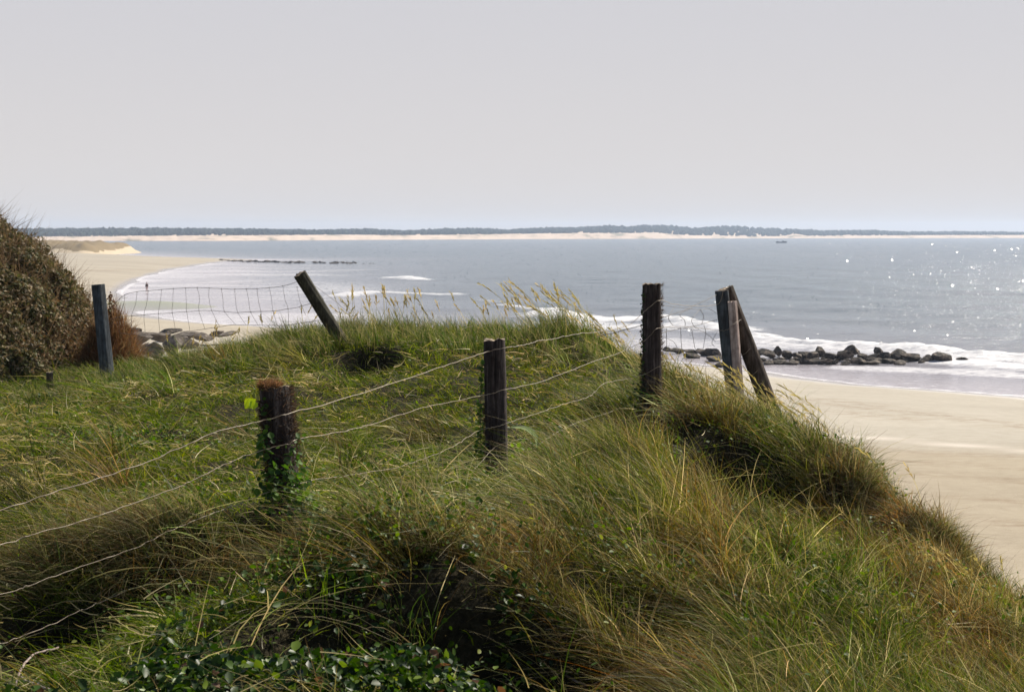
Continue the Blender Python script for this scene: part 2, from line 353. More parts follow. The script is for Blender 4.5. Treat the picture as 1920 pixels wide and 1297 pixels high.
# thin worn foam over the whole shallow bay, in bands that follow the shore
band = fbm(X / 18, Y / 11.0, 12, 5)
inner = np.exp(-np.maximum(D, 0) / 26.0)
foam = np.maximum(foam, inner * (0.24 + 0.22 * sstep(0.38, 0.66, band)))
foam = np.maximum(foam, 0.52 * np.exp(-((D - 0.3) / 0.7) ** 2))
lbay = sstep(-8, -22, X) * sstep(600, 420, Y) * sstep(130, 150, Y)        # the shallow left bay is milky far out
shal = np.maximum(shal, lbay * np.exp(-np.maximum(D - 18, 0) / 30.0) * 0.95)
wid = np.exp(-np.maximum(D - 6, 0) / 14.0) * (1 - lbay)
shal = np.maximum(shal, wid * 0.9)
foam = np.maximum(foam, lbay * np.exp(-np.maximum(D - 40, 0) / 25.0) * (0.20 + 0.18 * sstep(0.40, 0.66, fbm(X / 30, Y / 15, 44, 5))))
swell = (np.sin((D + 3.0 * fbm(X / 40, Y / 40, 2) * 6) / 11.0 * 2 * math.pi / 2) * 0.09) * sstep(2, 25, D) * sstep(900, 200, rr_)
swell = swell + (fbm(X / 9, Y / 4, 71, 3) - .5) * 0.28 * sstep(8, 40, D) * sstep(700, 200, rr_)
Zs = swell + hump * sstep(1, 10, D) + 0.0
Zs = np.where(S > 25, -0.6, Zs)
o = np_obj("sea", np.stack([X, Y, Zs], -1), quads=grid_quads(*X.shape), mat=M_SEA, attrs=dict(foam=foam, shallow=shal))
tag(o, "grey blue sea with white surf reaching to the far shore", kind='structure')

# loose tilted wavelets added on the water, slopes set to make sun glints
N = 8000
r_ = 110 * (1500 / 110.) ** (rng.random(N) ** 1.1); th = rng.uniform(-.42, .42, N); wx_ = r_ * np.sin(th); wyy = r_ * np.cos(th)
kp = signed_shore(wx_, wyy) < -22; wx_, wyy, r_, th = wx_[kp], wyy[kp], r_[kp], th[kp]; N = len(r_)
nrm = np.stack([.12 + rng.normal(size=N) * .17, -.36 + rng.normal(size=N) * .15, np.ones(N)], 1); nrm /= np.linalg.norm(nrm, axis=1, keepdims=True)
a_ = np.cross(nrm, np.array([0, 1., 0])); a_ /= np.linalg.norm(a_, axis=1, keepdims=True); b2 = np.cross(nrm, a_)
sz_ = (.029 + .00036 * r_) * rng.uniform(.6, 1.3, N)
ii = np.clip(np.round(np.log(r_ / 55.) / math.log(4700 / 55.) * 559).astype(int), 0, 559); jj = 40 + np.clip(np.round((th + R(24)) / R(48) * 619).astype(int), 0, 619)
zw = Zs[ii, jj]
c0 = np.stack([wx_, wyy, zw + .02 + sz_ * .25], 1)
Vw = np.stack([c0 + sz_[:, None] * (ca * a_ + cb_ * b2 * .55) for ca, cb_ in ((-1, -.5), (0, -1), (1, -.5), (1, .5), (0, 1), (-1, .5))], 1)
Tw = np.array([[0, 1, 2], [0, 2, 3], [0, 3, 5], [3, 4, 5]])[None] + (np.arange(N) * 6)[:, None, None]
M_GLINT, n_, b_, o_ = nmat("glint_facet"); b_.inputs['Base Color'].default_value = (.17, .19, .20, 1); b_.inputs['Roughness'].default_value = .165; b_.inputs['IOR'].default_value = 1.33  # base colour stands in for the sky reflected by the sea around
o = np_obj("facets", Vw.reshape(-1, 3), tris=Tw.reshape(-1, 3), mat=M_GLINT, smooth=False)
tag(o, "small tilted wavelets flashing in the sun on the open water", 'facets', kind='stuff')

# ================================================================== FAR SHORE
tp = lambda t: (np.array([a for a, _ in t], float), np.array([b for _, b in t], float))
wx, wy = tp([(-900, 452), (60, 451.7), (400, 451.5), (640, 450), (960, 448.4), (1200, 447.6), (1400, 447), (1920, 446.3), (2900, 446)])
fx, fy = tp([(-900, 428), (60, 427), (300, 426.5), (450, 428), (600, 430), (690, 428), (760, 431.5), (840, 427), (900, 427), (950, 430.5), (1020, 425.5), (1075, 425.5), (1110, 423), (1150, 421.5), (1180, 424), (1205, 420), (1250, 421.5), (1300, 426), (1340, 423), (1380, 422.5), (1430, 426), (1480, 428.5), (1550, 431), (1640, 430.5), (1680, 434), (1790, 433.5), (1850, 434), (1920, 435.5), (2900, 436)])
sx, sy = tp([(-900, 445), (60, 445), (100, 443.5), (300, 442), (500, 441), (640, 440), (760, 441), (860, 440), (960, 438.5), (1100, 437), (1240, 437), (1275, 441), (1300, 441.5), (1380, 443.5), (1462, 443.5), (1490, 438.5), (1512, 442.5), (1650, 441.5), (1920, 440.5), (2900, 441)])
U = np.linspace(-900, 2900, 1500)
Dw = EYE * F / (np.interp(U, wx, wy) - 437.0)
ts = np.array([-60, 0, 12, 40, 70, 110, 200, 320, 450, 600, 800], float)
zsand = EYE - (np.interp(U, sx, sy) - 437) / F * (Dw + 70)
ztop = EYE - (np.interp(U, fx, fy) - 437) / F * (Dw + 420) - 3.0
nz = fbm(U / 14, U * 0, 3, 4)
prof = []
for t in ts:
    if t <= 0: z = np.full_like(U, -1.2 if t < 0 else 0.0)
    elif t <= 70: z = zsand * (t / 70.) ** 0.6 * (0.75 + 0.5 * nz) if t < 70 else zsand * (0.93 + 0.14 * nz)
    elif t <= 420: k = (t - 70) / 350.; z = zsand * (1 - k) * 0.8 + (ztop - 2) * k
    else: z = ztop - 4 - (t - 420) * 0.004
    prof.append(z)
prof = np.array(prof); DD = Dw[None] + ts[:, None]
V = np.stack([(U[None] - 960) / F * DD, DD, prof], -1)
M_FSAND, n_, b_, o_ = nmat("far_dune_sand")
a1 = noise(n_, 0.03, 6, 0.7, mscale=(1, .6, 1)); r1 = ramp(n_, [(0.36, (0.20, 0.17, 0.10)), (0.46, (0.60, 0.45, 0.33)), (0.7, (0.72, 0.56, 0.43))]); n_.links.new(a1.outputs[0], r1.inputs[0])
n_.links.new(r1.outputs[0], b_.inputs['Base Color']); b_.inputs['Roughness'].default_value = 0.95
o = np_obj("far_shore", V, quads=grid_quads(*V.shape[:2]), mat=M_FSAND)
tag(o, "long low sand shore with pale dunes across the water", kind='structure')
# wood on the far shore: thousands of crowns, one mass
bm = bmesh.new(); bmesh.ops.create_icosphere(bm, subdivisions=1, radius=1.0)
IV = np.array([v.co[:] for v in bm.verts]); IT = np.array([[v.index for v in f.verts] for f in bm.faces]); bm.free()
NC = 9000
u = rng.uniform(-880, 2880, NC); t = 75 + 400 * rng.random(NC) ** 0.8
D0 = np.interp(u, U, Dw) + t
zc = np.empty(NC)
for i in range(len(ts) - 1):
    m = (t >= ts[i]) & (t < ts[i + 1]); k = (t[m] - ts[i]) / (ts[i + 1] - ts[i])
    zc[m] = np.interp(u[m], U, prof[i]) * (1 - k) + np.interp(u[m], U, prof[i + 1]) * k
rad = rng.uniform(3.4, 5.4, NC)
cen = np.stack([(u - 960) / F * D0, D0, zc + 1.8 + rng.uniform(0, 1.2, NC)], 1)
jit = 1 + rng.uniform(-.22, .22, (NC, len(IV), 1))
VV = cen[:, None] + IV[None] * jit * np.stack([rad, rad, rad * rng.uniform(.7, 1.05, NC)], 1)[:, None]
TT = (IT[None] + (np.arange(NC) * len(IV))[:, None, None]).reshape(-1, 3)
cc = np.array([0.018, 0.030, 0.020]) * rng.uniform(.6, 1.5, (NC, 1)) * np.array([1, 1, 1]); cc[:, 0] *= rng.uniform(.8, 1.5, NC)
o = np_obj("far_wood", VV, tris=TT, mat=M_FOREST, col=np.repeat(cc, len(IV), 0), smooth=False)
tag(o, "dark blue green wood covering the hills of the far shore", 'wood', kind='stuff')

# ------------------------------------------------------------------ dune headland at the far end of the left beach
gx = np.linspace(-420, -188, 200); gy = np.linspace(640, 780, 90); GX, GY = np.meshgrid(gx, gy)
pxg = 960 + GX / GY * F
ridge = sstep(-193, -204, GX) * (0.80 + 0.5 * fbm(GX / 14, GY / 14, 6)) * sstep(655, 690, GY + 14 * fbm(GX / 16, GY / 30, 4)) * sstep(780, 745, GY)
GZ = (fbm(GX / 3.0, GY / 6, 88, 3) - .5) * 2.0 * ridge - 1.5 + 7.0 * ridge * (1 + 0.15 * sstep(-230, -300, GX))
M_HEAD, n_, b_, o_ = nmat("headland_dune")
ag = node(n_, "ShaderNodeAttribute"); ag.attribute_name = "veg"; a1 = noise(n_, 0.35, 6, 0.7)
ma = node(n_, "ShaderNodeMath", operation='ADD'); n_.links.new(ag.outputs['Fac'], ma.inputs[0]); n_.links.new(a1.outputs[0], ma.inputs[1])
r1 = ramp(n_, [(0.50, (0.50, 0.40, 0.27)), (0.62, (0.20, 0.14, 0.06))]); mm = node(n_, "ShaderNodeMath", operation='MULTIPLY'); mm.inputs[1].default_value = 0.62
n_.links.new(ma.outputs[0], mm.inputs[0]); n_.links.new(mm.outputs[0], r1.inputs[0]); n_.links.new(r1.outputs[0], b_.inputs['Base Color']); b_.inputs['Roughness'].default_value = .95
o = np_obj("headland", np.stack([GX, GY, GZ], -1), quads=grid_quads(*GX.shape), mat=M_HEAD, attrs=dict(veg=sstep(2.6, 4.0, GZ + (fbm(GX / 5, GY / 20, 77) - .5) * 4 + .8)))
tag(o, "low sand dune headland with brown grass at the end of the left beach", kind='structure')

# ================================================================== FOREGROUND DUNE
CP = [(0, 1297, 4.2), (0, 1100, 5.5), (0, 950, 7), (0, 850, 9), (0, 790, 11.5), (0, 745, 14.5),
      (250, 1297, 4.1), (250, 1110, 5.2), (250, 960, 6.8), (250, 860, 8.8), (250, 765, 12.2), (215, 712, 15.2), (310, 700, 15.0),
      (515, 1297, 3.9), (515, 1110, 4.9), (515, 950, 5.8), (515, 860, 8), (515, 752, 11.5), (515, 642, 15), (400, 672, 15),
      (700, 1297, 3.8), (800, 1110, 4.9), (800, 1010, 6), (800, 910, 8), (800, 770, 11.5), (800, 638, 15),
      (928, 905, 8.7), (1060, 1297, 4.1), (1060, 1110, 5.5), (1060, 965, 7.2), (1060, 812, 10.5), (1060, 640, 14.5),
      (1222, 768, 10.5), (1222, 1297, 4.4), (1222, 1070, 6.2), (1222, 915, 8.2), (1222, 682, 13.8),
      (1370, 748, 12.9), (1440, 748, 12.6), (1500, 1297, 4.9), (1500, 1120, 6.5), (1500, 1000, 8), (1500, 880, 9.8), (1500, 820, 11.4),
      (1700, 1297, 5.2), (1700, 1120, 6.9), (1700, 1010, 8.3), (1690, 955, 9.2), (1900, 1320, 5.4), (1910, 1190, 6.6)]
pts = [(*(at(*c)[:2]), at(*c)[2]) for c in CP]
pts += [(0, 0, EYE - 1.55), (-3, 0, EYE - 1.55), (3, 0, EYE - 1.6), (0, 2, EYE - 1.40), (2.5, 3, EYE - 1.65), (-3, 2.5, EYE - 1.5), (-6, 4, EYE - 1.45), (-8, 9, EYE - 1.5), (-9, 14, EYE - 1.5), (-8, 19, EYE - 1.6), (-14, 8, EYE - 1.4), (-14, 20, EYE - 1.4),
        (4.5, 5, EYE - 1.9), (4.5, 10, EYE - 1.8), (4, 15, EYE - 1.6), (0, 19, EYE - 1.4), (-4, 20, EYE - 1.5), (0, -5, EYE - 1.6), (-10, -5, EYE - 1.6), (6, -5, EYE - 1.8)]
PT = np.array(pts)
def U_(r2): return 0.5 * r2 * np.log(r2 + 1e-9)
n0 = len(PT); A = np.zeros((n0 + 3, n0 + 3))
d2 = ((PT[:, None, :2] - PT[None, :, :2]) ** 2).sum(-1); A[:n0, :n0] = U_(d2) + np.eye(n0) * 0.12
A[:n0, n0] = 1; A[:n0, n0 + 1:] = PT[:, :2]; A[n0, :n0] = 1; A[n0 + 1:, :n0] = PT[:, :2].T
TPS = np.linalg.solve(A, np.concatenate([PT[:, 2], [0, 0, 0]]))
EDGE = [(3.4, -30), (3.1, -3), (2.95, 2), (2.72, 5), (2.66, 7), (2.68, 8.5), (2.68, 10), (2.42, 12), (2.05, 13.2), (1.3, 14.6), (0.2, 15.6), (-1.5, 16.2), (-3.2, 16.4), (-4.2, 16.6), (-5.6, 20.5), (-9, 23), (-18, 24), (-60, 30)]
EDGEPOLY = np.array(EDGE + [(-60, -30)])
def edge_signed(x, y):
    best = seg_dist(x, y, EDGE); ins = np.zeros(x.shape, bool); n = len(EDGEPOLY)
    for i in range(n):
        a = EDGEPOLY[i]; b = EDGEPOLY[(i + 1) % n]
        ins ^= ((a[1] > y) != (b[1] > y)) & (x < (b[0] - a[0]) * (y - a[1]) / (b[1] - a[1] + 1e-12) + a[0])
    return np.where(ins, -best, best)
# hollows under overhanging grass: (px, py, depth y, rx, ry, depth)
HOL = [(350, 1085, 5.0, .24, .20, .26), (470, 1035, 5.25, .26, .20, .26), (940, 1225, 4.42, .62, .38, .52), (720, 1240, 4.25, .42, .22, .34), (1490, 950, 9.0, .72, .48, .85), (1590, 1000, 8.4, .40, .38, .6), (1500, 1010, 8.2, .55, .42, .55), (1410, 960, 8.6, .3, .4, .4), (1400, 890, 9.4, .35, .35, .45),
       (1180, 795, 10.1, .32, .3, .26), (690, 705, 13.2, .3, .35, .28), (130, 1185, 4.8, .28, .22, .26), (60, 1260, 4.4, .25, .15, .12), (1130, 1230, 4.55, .32, .28, .42), (1890, 1215, 6.2, .25, .35, .36), (1330, 950, 8.0, .18, .25, .26),
       (520, 970, 5.62, .24, .2, .2), (935, 905, 8.45, .28, .25, .2), (250, 830, 9.6, .5, .3, .14), (1050, 1290, 4.1, .4, .22, .25), (1280, 1150, 5.1, .12, .2, .2), (640, 1200, 4.3, .2, .1, .12), (1380, 1080, 6.4, .2, .25, .22), (1700, 1130, 6.7, .2, .3, .2)]
HW = [(at(a, b, c)[0], c, rx, ry, d) for a, b, c, rx, ry, d in HOL]
def ivyzone(x, y):
    px_ = 960 + x / np.maximum(y, .5) * F; lim = np.interp(px_, [150, 300, 430, 560, 640, 760, 900, 1100, 1250, 1350], [3.6, 4.3, 4.6, 4.75, 4.80, 4.9, 5.0, 4.8, 4.4, 3.8])
    return sstep(.12, -.12, y - lim + (fbm(x * 4, y * 4, 333, 2) - .5) * .3)
# bulging tussock masses (world x, y, rx, ry, height)
MOUNDS = [(.85, 6.2, .45, .5, .12), (.35, 5.45, .35, .25, .12), (-.1, 5.3, .3, .2, .06), (1.0, 8.0, .45, .6, .14), (-1.25, 5.35, .4, .18, .10), (-.75, 5.25, .22, .14, .08), (2.1, 9.9, .5, .35, .16), (1.5, 10.3, .4, .3, .14), (.65, 14.4, .45, .5, .10), (2.0, 6.4, .4, .4, .10), (-1.75, 5.4, .4, .2, .08),
          (-2.9, 12.5, .8, .8, .12), (-1.3, 13.6, .6, .5, .10), (-.2, 12.2, .7, .5, .08), (-3.0, 8.4, .6, .5, .08), (1.25, 5.2, .25, .35, .10)]
def hollow(x, y):
    h = np.zeros(np.shape(x))
    for hx, hy, rx, ry, d in HW:
        q = ((x - hx) / rx) ** 2 + ((y - hy) / ry) ** 2
        h = np.maximum(h, np.exp(-q ** 2))
    return h
XL = tp([(-30, -0.2), (2, -0.35), (3.9, -0.42), (6, -0.32), (8, .25), (10, .85), (13.5, 1.3), (30, 1.4)])
def marram(x, y):
    return sstep(-0.3, 0.35, x - np.interp(y, *XL) + (fbm(x * 1.3, y * 1.3, 91, 3) - .5) * 0.9)
def dune_z(x, y):
    x = np.asarray(x, float); y = np.asarray(y, float); shp = x.shape; xf = x.ravel(); yf = y.ravel(); z = np.empty(len(xf))
    for i in range(0, len(xf), 60000):
        a = xf[i:i + 60000]; b = yf[i:i + 60000]
        a_ = np.clip(a, -13, 5.5); b_ = np.clip(b, -5, 21)
        r2 = (a_[:, None] - PT[None, :, 0]) ** 2 + (b_[:, None] - PT[None, :, 1]) ** 2
        z[i:i + 60000] = U_(r2) @ TPS[:n0] + TPS[n0] + TPS[n0 + 1] * a_ + TPS[n0 + 2] * b_
    z = z.reshape(shp)
    e = edge_signed(x, y); sp = 0.28 * np.log1p(np.exp(np.clip(e / 0.28, -40, 40)))
    z = z - 0.92 * sp
    m = marram(x, y); tp_ = np.clip(1 - np.maximum(e, 0) / 2, 0.3, 1)
    z = z + ((fbm(x * 2.1, y * 1.6, 21, 3) - .5) * (0.10 + 0.20 * m) + (fbm(x * .8, y * .8, 27, 2) - .5) * (0.10 + .16 * m)) * tp_
    for hx, hy, rx, ry, d in MOUNDS:
        z = z + d * np.exp(-((x - hx) / rx) ** 2 - ((y - hy) / ry) ** 2)
    for hx, hy, rx, ry, d in HW:
        q = ((x - hx) / rx) ** 2 + ((y - hy) / ry) ** 2; z = z - d * np.exp(-q ** 2.2)
    return z
def axis(a, b, f0, f1, fine, coarse):
    return np.unique(np.concatenate([np.arange(a, f0, coarse), np.arange(f0, f1, fine), np.arange(f1, b + coarse, coarse)]).round(4))
ax_ = axis(-60, 22, -7, 5, 0.05, 0.5); ay_ = axis(-30, 34, 2.0, 17.5, 0.05, 0.5)
GX, GY = np.meshgrid(ax_, ay_); GZ = dune_z(GX, GY)
# lowered under the beach where it runs out
GZ = np.maximum(GZ, 0.4)
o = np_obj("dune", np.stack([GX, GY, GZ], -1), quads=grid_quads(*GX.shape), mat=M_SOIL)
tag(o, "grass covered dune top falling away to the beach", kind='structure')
# fast lookup of the dune height
lx = np.arange(-12, 8, 0.06); ly = np.arange(-2, 24, 0.06); LX, LY = np.meshgrid(lx, ly); LZ = dune_z(LX, LY)
def gz(x, y):
    x = np.asarray(x, float); y = np.asarray(y, float)
    i = np.clip((x - lx[0]) / .06, 0, len(lx) - 2.001); j = np.clip((y - ly[0]) / .06, 0, len(ly) - 2.001)
    i0 = i.astype(int); j0 = j.astype(int); a = i - i0; b = j - j0
    return (LZ[j0, i0] * (1 - a) + LZ[j0, i0 + 1] * a) * (1 - b) + (LZ[j0 + 1, i0] * (1 - a) + LZ[j0 + 1, i0 + 1] * a) * b

# ------------------------------------------------------------------ blades
def blades(root, d0, bend, L, wd, col, tip, nseg=3, flat=None, headw=None):
    """ribbons that start at root along d0 and bend away; returns verts, quads, colours"""
    N = len(root); t = np.linspace(0, 1, nseg + 1)
    P = root[:, None] + L[:, None, None] * (t[None, :, None] * d0[:, None] + (t ** 2)[None, :, None] * bend[:, None])
    side = np.cross(d0 + bend * 0.5, flat if flat is not None else rng.normal(size=(N, 3))); side /= np.linalg.norm(side, axis=1, keepdims=True) + 1e-9
    prof_ = (1 - t ** 1.6) * 0.93 + 0.07 if headw is None else headw(t)
    W = wd[:, None] * prof_[None] * 0.5
    Vv = np.stack([P - side[:, None] * W[..., None], P + side[:, None] * W[..., None]], 2)        # N,nseg+1,2,3
    base = (np.arange(N) * (nseg + 1) * 2)[:, None] + (np.arange(nseg) * 2)[None]
    Q = np.stack([base, base + 1, base + 3, base + 2], -1).reshape(-1, 4)
    k = t[None, :, None, None] ** 1.5
    C = col[:, None, None] * (1 - k) + tip[:, None, None] * k; C = np.broadcast_to(C, (N, nseg + 1, 2, 3))
    return Vv.reshape(-1, 3), Q, C.reshape(-1, 3)
class Bag:
    def __init__(s): s.v = []; s.q = []; s.t = []; s.c = []; s.n = 0
    def add(s, V, Q, C, T=None):
        s.v.append(V); s.c.append(C)
        if Q is not None: s.q.append(Q + s.n)
        if T is not None: s.t.append(T + s.n)
        s.n += len(V)
    def make(s, name, mat, parent=None, smooth=True):
        return np_obj(name, np.concatenate(s.v), quads=np.concatenate(s.q) if s.q else None, tris=np.concatenate(s.t) if s.t else None, col=np.concatenate(s.c), mat=mat, parent=parent, smooth=smooth)
def pick(pal, wts, N):
    pal = np.array(pal); w_ = np.array(wts, float); return pal[rng.choice(len(pal), N, p=w_ / w_.sum())]
def fan(N, y0, y1, margin=0.8, p=0.5):
    t = rng.random(N); y = (y0 ** (1 - p) + t * (y1 ** (1 - p) - y0 ** (1 - p))) ** (1 / (1 - p))
    x = rng.uniform(-1, 1, N) * (0.375 * y + margin)
    far_ = rng.random(N) < .20; x = np.where(far_, np.where(rng.random(N) < .6, -1, 1) * (0.375 * y + margin + 2.6 * rng.random(N)), x); return x, y
def unit(v): return v / (np.linalg.norm(v, axis=1, keepdims=True) + 1e-9)

SLOPE_PTS = True
# --- short meadow grass -------------------------------------------------
bag = Bag()
N = 620000
x, y = fan(N, 2.6, 18.5)
e = edge_signed(x, y); m = marram(x, y); h = np.maximum(hollow(x, y), ivyzone(x, y) * .88)
gap = sstep(.30, .52, fbm(x * 5.5, y * 4.0, 15, 2)) * .62 + .38
keep = (e < 1.6) & (rng.random(N) < gap * (1 - 0.80 * m) * (1 - 0.97 * h)) & ~((x < -4.6) & (y > 16.6))
x, y, m = x[keep], y[keep], m[keep]; N = len(x)
patch = fbm(x * 1.1, y * 0.9, 61, 3); patch2 = fbm(x * 3.3, y * 2.6, 66, 3); patch3 = fbm(x * .5, y * .5, 67, 2)
z = gz(x, y)
tuft = fbm(x * 5.5, y * 4.0, 15, 2)
crest = sstep(12.5, 15.5, y)
L = (0.045 + 0.085 * sstep(.3, .75, tuft) + 0.08 * crest) * rng.uniform(.6, 1.45, N)
lean = rng.normal(size=(N, 3)) * 0.75; lean[:, 2] = 1.0; lean[:, 0] -= 0.15
d0 = unit(lean)
bend = rng.normal(size=(N, 3)) * 0.45; bend[:, 2] = -rng.random(N) * 0.5; bend[:, 0] -= 0.22
greens = pick([(0.058, 0.092, 0.008), (0.095, 0.128, 0.012), (0.026, 0.048, 0.007), (0.17, 0.19, 0.026), (0.056, 0.082, 0.016)], [3, 3, 4, 1.6, 1], N)
straw = pick([(0.34, 0.29, 0.14), (0.20, 0.17, 0.075), (0.13, 0.115, 0.045), (0.5, 0.44, 0.27)], [2, 3, 4, .8], N)
isst = rng.random(N) < (0.07 + 0.20 * sstep(.54, .74, patch))
col = np.where(isst[:, None], straw, greens) * (0.95 + 0.6 * patch2[:, None]); col[:, 0] *= 0.85 + 0.4 * patch3
flatdown = isst & (rng.random(N) < 0.45)
d0[flatdown, 2] *= 0.25; d0 = unit(d0)
tip = np.where((rng.random(N) < .16)[:, None], straw * 0.9, col * 1.15)
wd = (0.0024 + 0.00024 * y) * rng.uniform(.5, 1.7, N)
root = np.stack([x, y, z - 0.01 + np.where(flatdown, 0.06, 0)], 1)
nr_ = y < 9
bag.add(*blades(root[nr_], d0[nr_], bend[nr_], L[nr_], wd[nr_], col[nr_], tip[nr_], 3))
bag.add(*blades(root[~nr_], d0[~nr_], bend[~nr_], L[~nr_], wd[~nr_], col[~nr_], tip[~nr_], 2))
tag(bag.make("meadow_grass", M_GRASS), "short green and straw coloured grass on the hollow of the dune", 'grass', kind='stuff')

# --- broken straw and low herbs in the meadow ---------------------------
bag = Bag(); N = 8000
x, y = fan(N, 2.8, 15.5); m = marram(x, y); keep = (edge_signed(x, y) < 0.5) & (rng.random(N) < (1 - .45 * m)); x, y = x[keep], y[keep]; N = len(x)
z = gz(x, y) + rng.uniform(0.03, 0.16, N)
d0 = rng.normal(size=(N, 3)); d0[:, 2] = np.abs(d0[:, 2]) * .45; d0[:, 0] *= 1.4; d0 = unit(d0); bend = rng.normal(size=(N, 3)) * .35
c = pick([(0.42, 0.36, 0.20), (0.26, 0.21, 0.10), (0.60, 0.54, 0.38), (0.16, 0.12, 0.06)], [3, 4, .7, 3], N)
bag.add(*blades(np.stack([x, y, z], 1), d0, bend, rng.uniform(.04, .17, N) * (0.7 + 0.04 * y), (0.0018 + 0.0002 * y) * rng.uniform(.6, 1.4, N), c, c, 4))
tag(bag.make("dead_straw", M_GRASS), "loose dead straw stems tangled through the grass", 'straw', kind='stuff')

# leaf cards: a pointed oval folded along its rib
def leaves(pos, nrm, size, col, long_=1.35):
    N = len(pos); a = unit(np.cross(nrm, rng.normal(size=(N, 3)))); b = np.cross(nrm, a)
    uv = np.array([[0, -.5, 0], [.38, -.18, .1], [.42, .15, .12], [0, .5, 0], [-.42, .15, .12], [-.38, -.18, .1], [0, -.1, -.03]])
    V = pos[:, None] + size[:, None, None] * (uv[None, :, 0:1] * a[:, None] + uv[None, :, 1:2] * long_ * b[:, None] + uv[None, :, 2:3] * nrm[:, None])
    T = np.array([[6, 0, 1], [6, 1, 2], [6, 2, 3], [6, 3, 4], [6, 4, 5], [6, 5, 0]])
    T = (T[None] + (np.arange(N) * 7)[:, None, None]).reshape(-1, 3)
    return V.reshape(-1, 3), None, np.repeat(col, 7, 0), T
def blob(N, px, py, yd, sx_, sy_):
    p = at(px, py, yd); return p[0] + rng.normal(size=N) * sx_, yd + rng.normal(size=N) * sy_
# small meadow herbs
bag = Bag()
N = 34000; x, y = fan(N, 2.8, 15); pn = fbm(x * 1.2, y * 1.2, 201, 3); keep = (edge_signed(x, y) < 0.4) & (rng.random(N) < sstep(.45, .68, pn) + .05) & (hollow(x, y) < .5); x, y = x[keep], y[keep]
for (px, py, yd, sx_, sy_, k) in [(205, 860, 8.6, .22, .25, 700), (1100, 830, 9.8, .4, .5, 500), (1230, 870, 9, .35, .4, 500), (1620, 1060, 7.6, .3, .35, 420), (1480, 1060, 7.3, .25, .3, 420), (1240, 1130, 5.4, .16, .2, 500), (1580, 850, 10.3, .25, .3, 350), (1440, 870, 9.8, .3, .3, 500), (1400, 1230, 5.1, .2, .15, 200), (950, 1000, 6.4, .4, .3, 400), (720, 1060, 5.2, .22, .12, 600), (600, 1080, 5.05, .3, .10, 900), (420, 1150, 4.7, .3, .12, 500), (1560, 1230, 5.5, .4, .3, 150)]:
    a, b = blob(k, px, py, yd, sx_, sy_); x = np.concatenate([x, a]); y = np.concatenate([y, b])
N = len(x); z = gz(x, y) + 0.02 + 0.13 * rng.random(N) + 0.10 * marram(x, y) * rng.random(N)
nrm = unit(rng.normal(size=(N, 3)) * .7 + np.array([0, -.1, 1.0]))
c = pick([(0.06, 0.11, 0.013), (0.11, 0.16, 0.02), (0.04, 0.075, 0.013), (0.24, 0.26, 0.05)], [4, 3, 3, 1], N) * rng.uniform(.8, 1.2, (N, 1))
bag.add(*leaves(np.stack([x, y, z], 1), nrm, rng.uniform(.008, .020, N) * (0.8 + .05 * y), c))
tag(bag.make("low_herbs", M_LEAF), "small bright green herb leaves scattered among the grass", 'herbs', kind='stuff')

# ground ivy in the shade at the bottom of the picture
bag = Bag(); N = 24000
x = rng.uniform(-1.9, 0.85, N); y = rng.uniform(3.1, 5.15, N)
dens = ivyzone(x, y - .05) * (0.08 + 0.92 * sstep(.42, .56, fbm(x * 3.5, y * 3.5, 301, 3))) * sstep(.9, -0.1, x)
keep = rng.random(N) < dens; x, y = x[keep], y[keep]; N = len(x)
hf = fbm(x * 5, y * 5, 305, 2); z = gz(x, y) + 0.03 + 0.16 * hf * rng.random(N) ** .5
nrm = unit(rng.normal(size=(N, 3)) * .8 + np.array([.1, -.15, .9]))
c = pick([(0.026, 0.056, 0.008), (0.045, 0.085, 0.010), (0.014, 0.032, 0.007), (0.14, 0.20, 0.03), (0.12, 0.06, 0.03)], [4, 3, 3, 1.2, .3], N) * rng.uniform(.75, 1.25, (N, 1))
bag.add(*leaves(np.stack([x, y, z], 1), nrm, rng.uniform(.012, .034, N), c, 1.25))
tag(bag.make("ground_ivy", M_IVY), "dark glossy ground creeper leaves in the shade at the foot of the dune top", 'creeper', kind='stuff')

# --- marram grass in tussocks -------------------------------------------
def tussocks(bag, cx, cy, nb, L0, lean_xyz, spread, wmul, pal, wts, tipst=.4, droop=.5, zoff=0, rootr=.05, warm=None):
    n = len(cx); idx = np.repeat(np.arange(n), nb); N = len(idx)
    x = cx[idx] + rng.normal(size=N) * rootr; y = cy[idx] + rng.normal(size=N) * rootr; z = gz(x, y) - .015 + zoff
    ln = lean_xyz[idx] + rng.normal(size=(N, 3)) * spread; ln[:, 2] = np.abs(ln[:, 2]) + .15
    d0 = unit(ln)
    bend = lean_xyz[idx] * 0.35 + rng.normal(size=(N, 3)) * .22; bend[:, 2] = -droop * rng.uniform(.2, 1.2, N)
    L = L0[idx] * rng.uniform(.45, 1.2, N)
    c = pick(pal, wts, N)
    if warm is not None:
        wv = warm[idx][:, None]; c = c * (1 - wv) + pick(PAL_W, [3, 3, 2, 2], N) * wv
    hue = (rng.uniform(.35, 1.6, (n, 1)) * rng.uniform(.9, 1.1, (n, 3)))[idx]; c = c * hue
    tip = np.where((rng.random(N) < tipst)[:, None], np.array([0.40, 0.33, 0.18]) * rng.uniform(.6, 1.2, (N, 1)), c * 1.1)
    wd = (0.0018 + 0.00021 * y) * rng.uniform(.5, 1.7, N) * wmul
    root = np.stack([x, y, z], 1)
    far = y > 8.5
    for mk, sg in ((~far, 5), (far, 3)):
        if mk.any(): bag.add(*blades(root[mk], d0[mk], bend[mk], L[mk], wd[mk], c[mk], tip[mk], sg))
PAL_W = [(0.13, 0.062, 0.020), (0.070, 0.036, 0.013), (0.22, 0.125, 0.042), (0.38, 0.26, 0.12)]
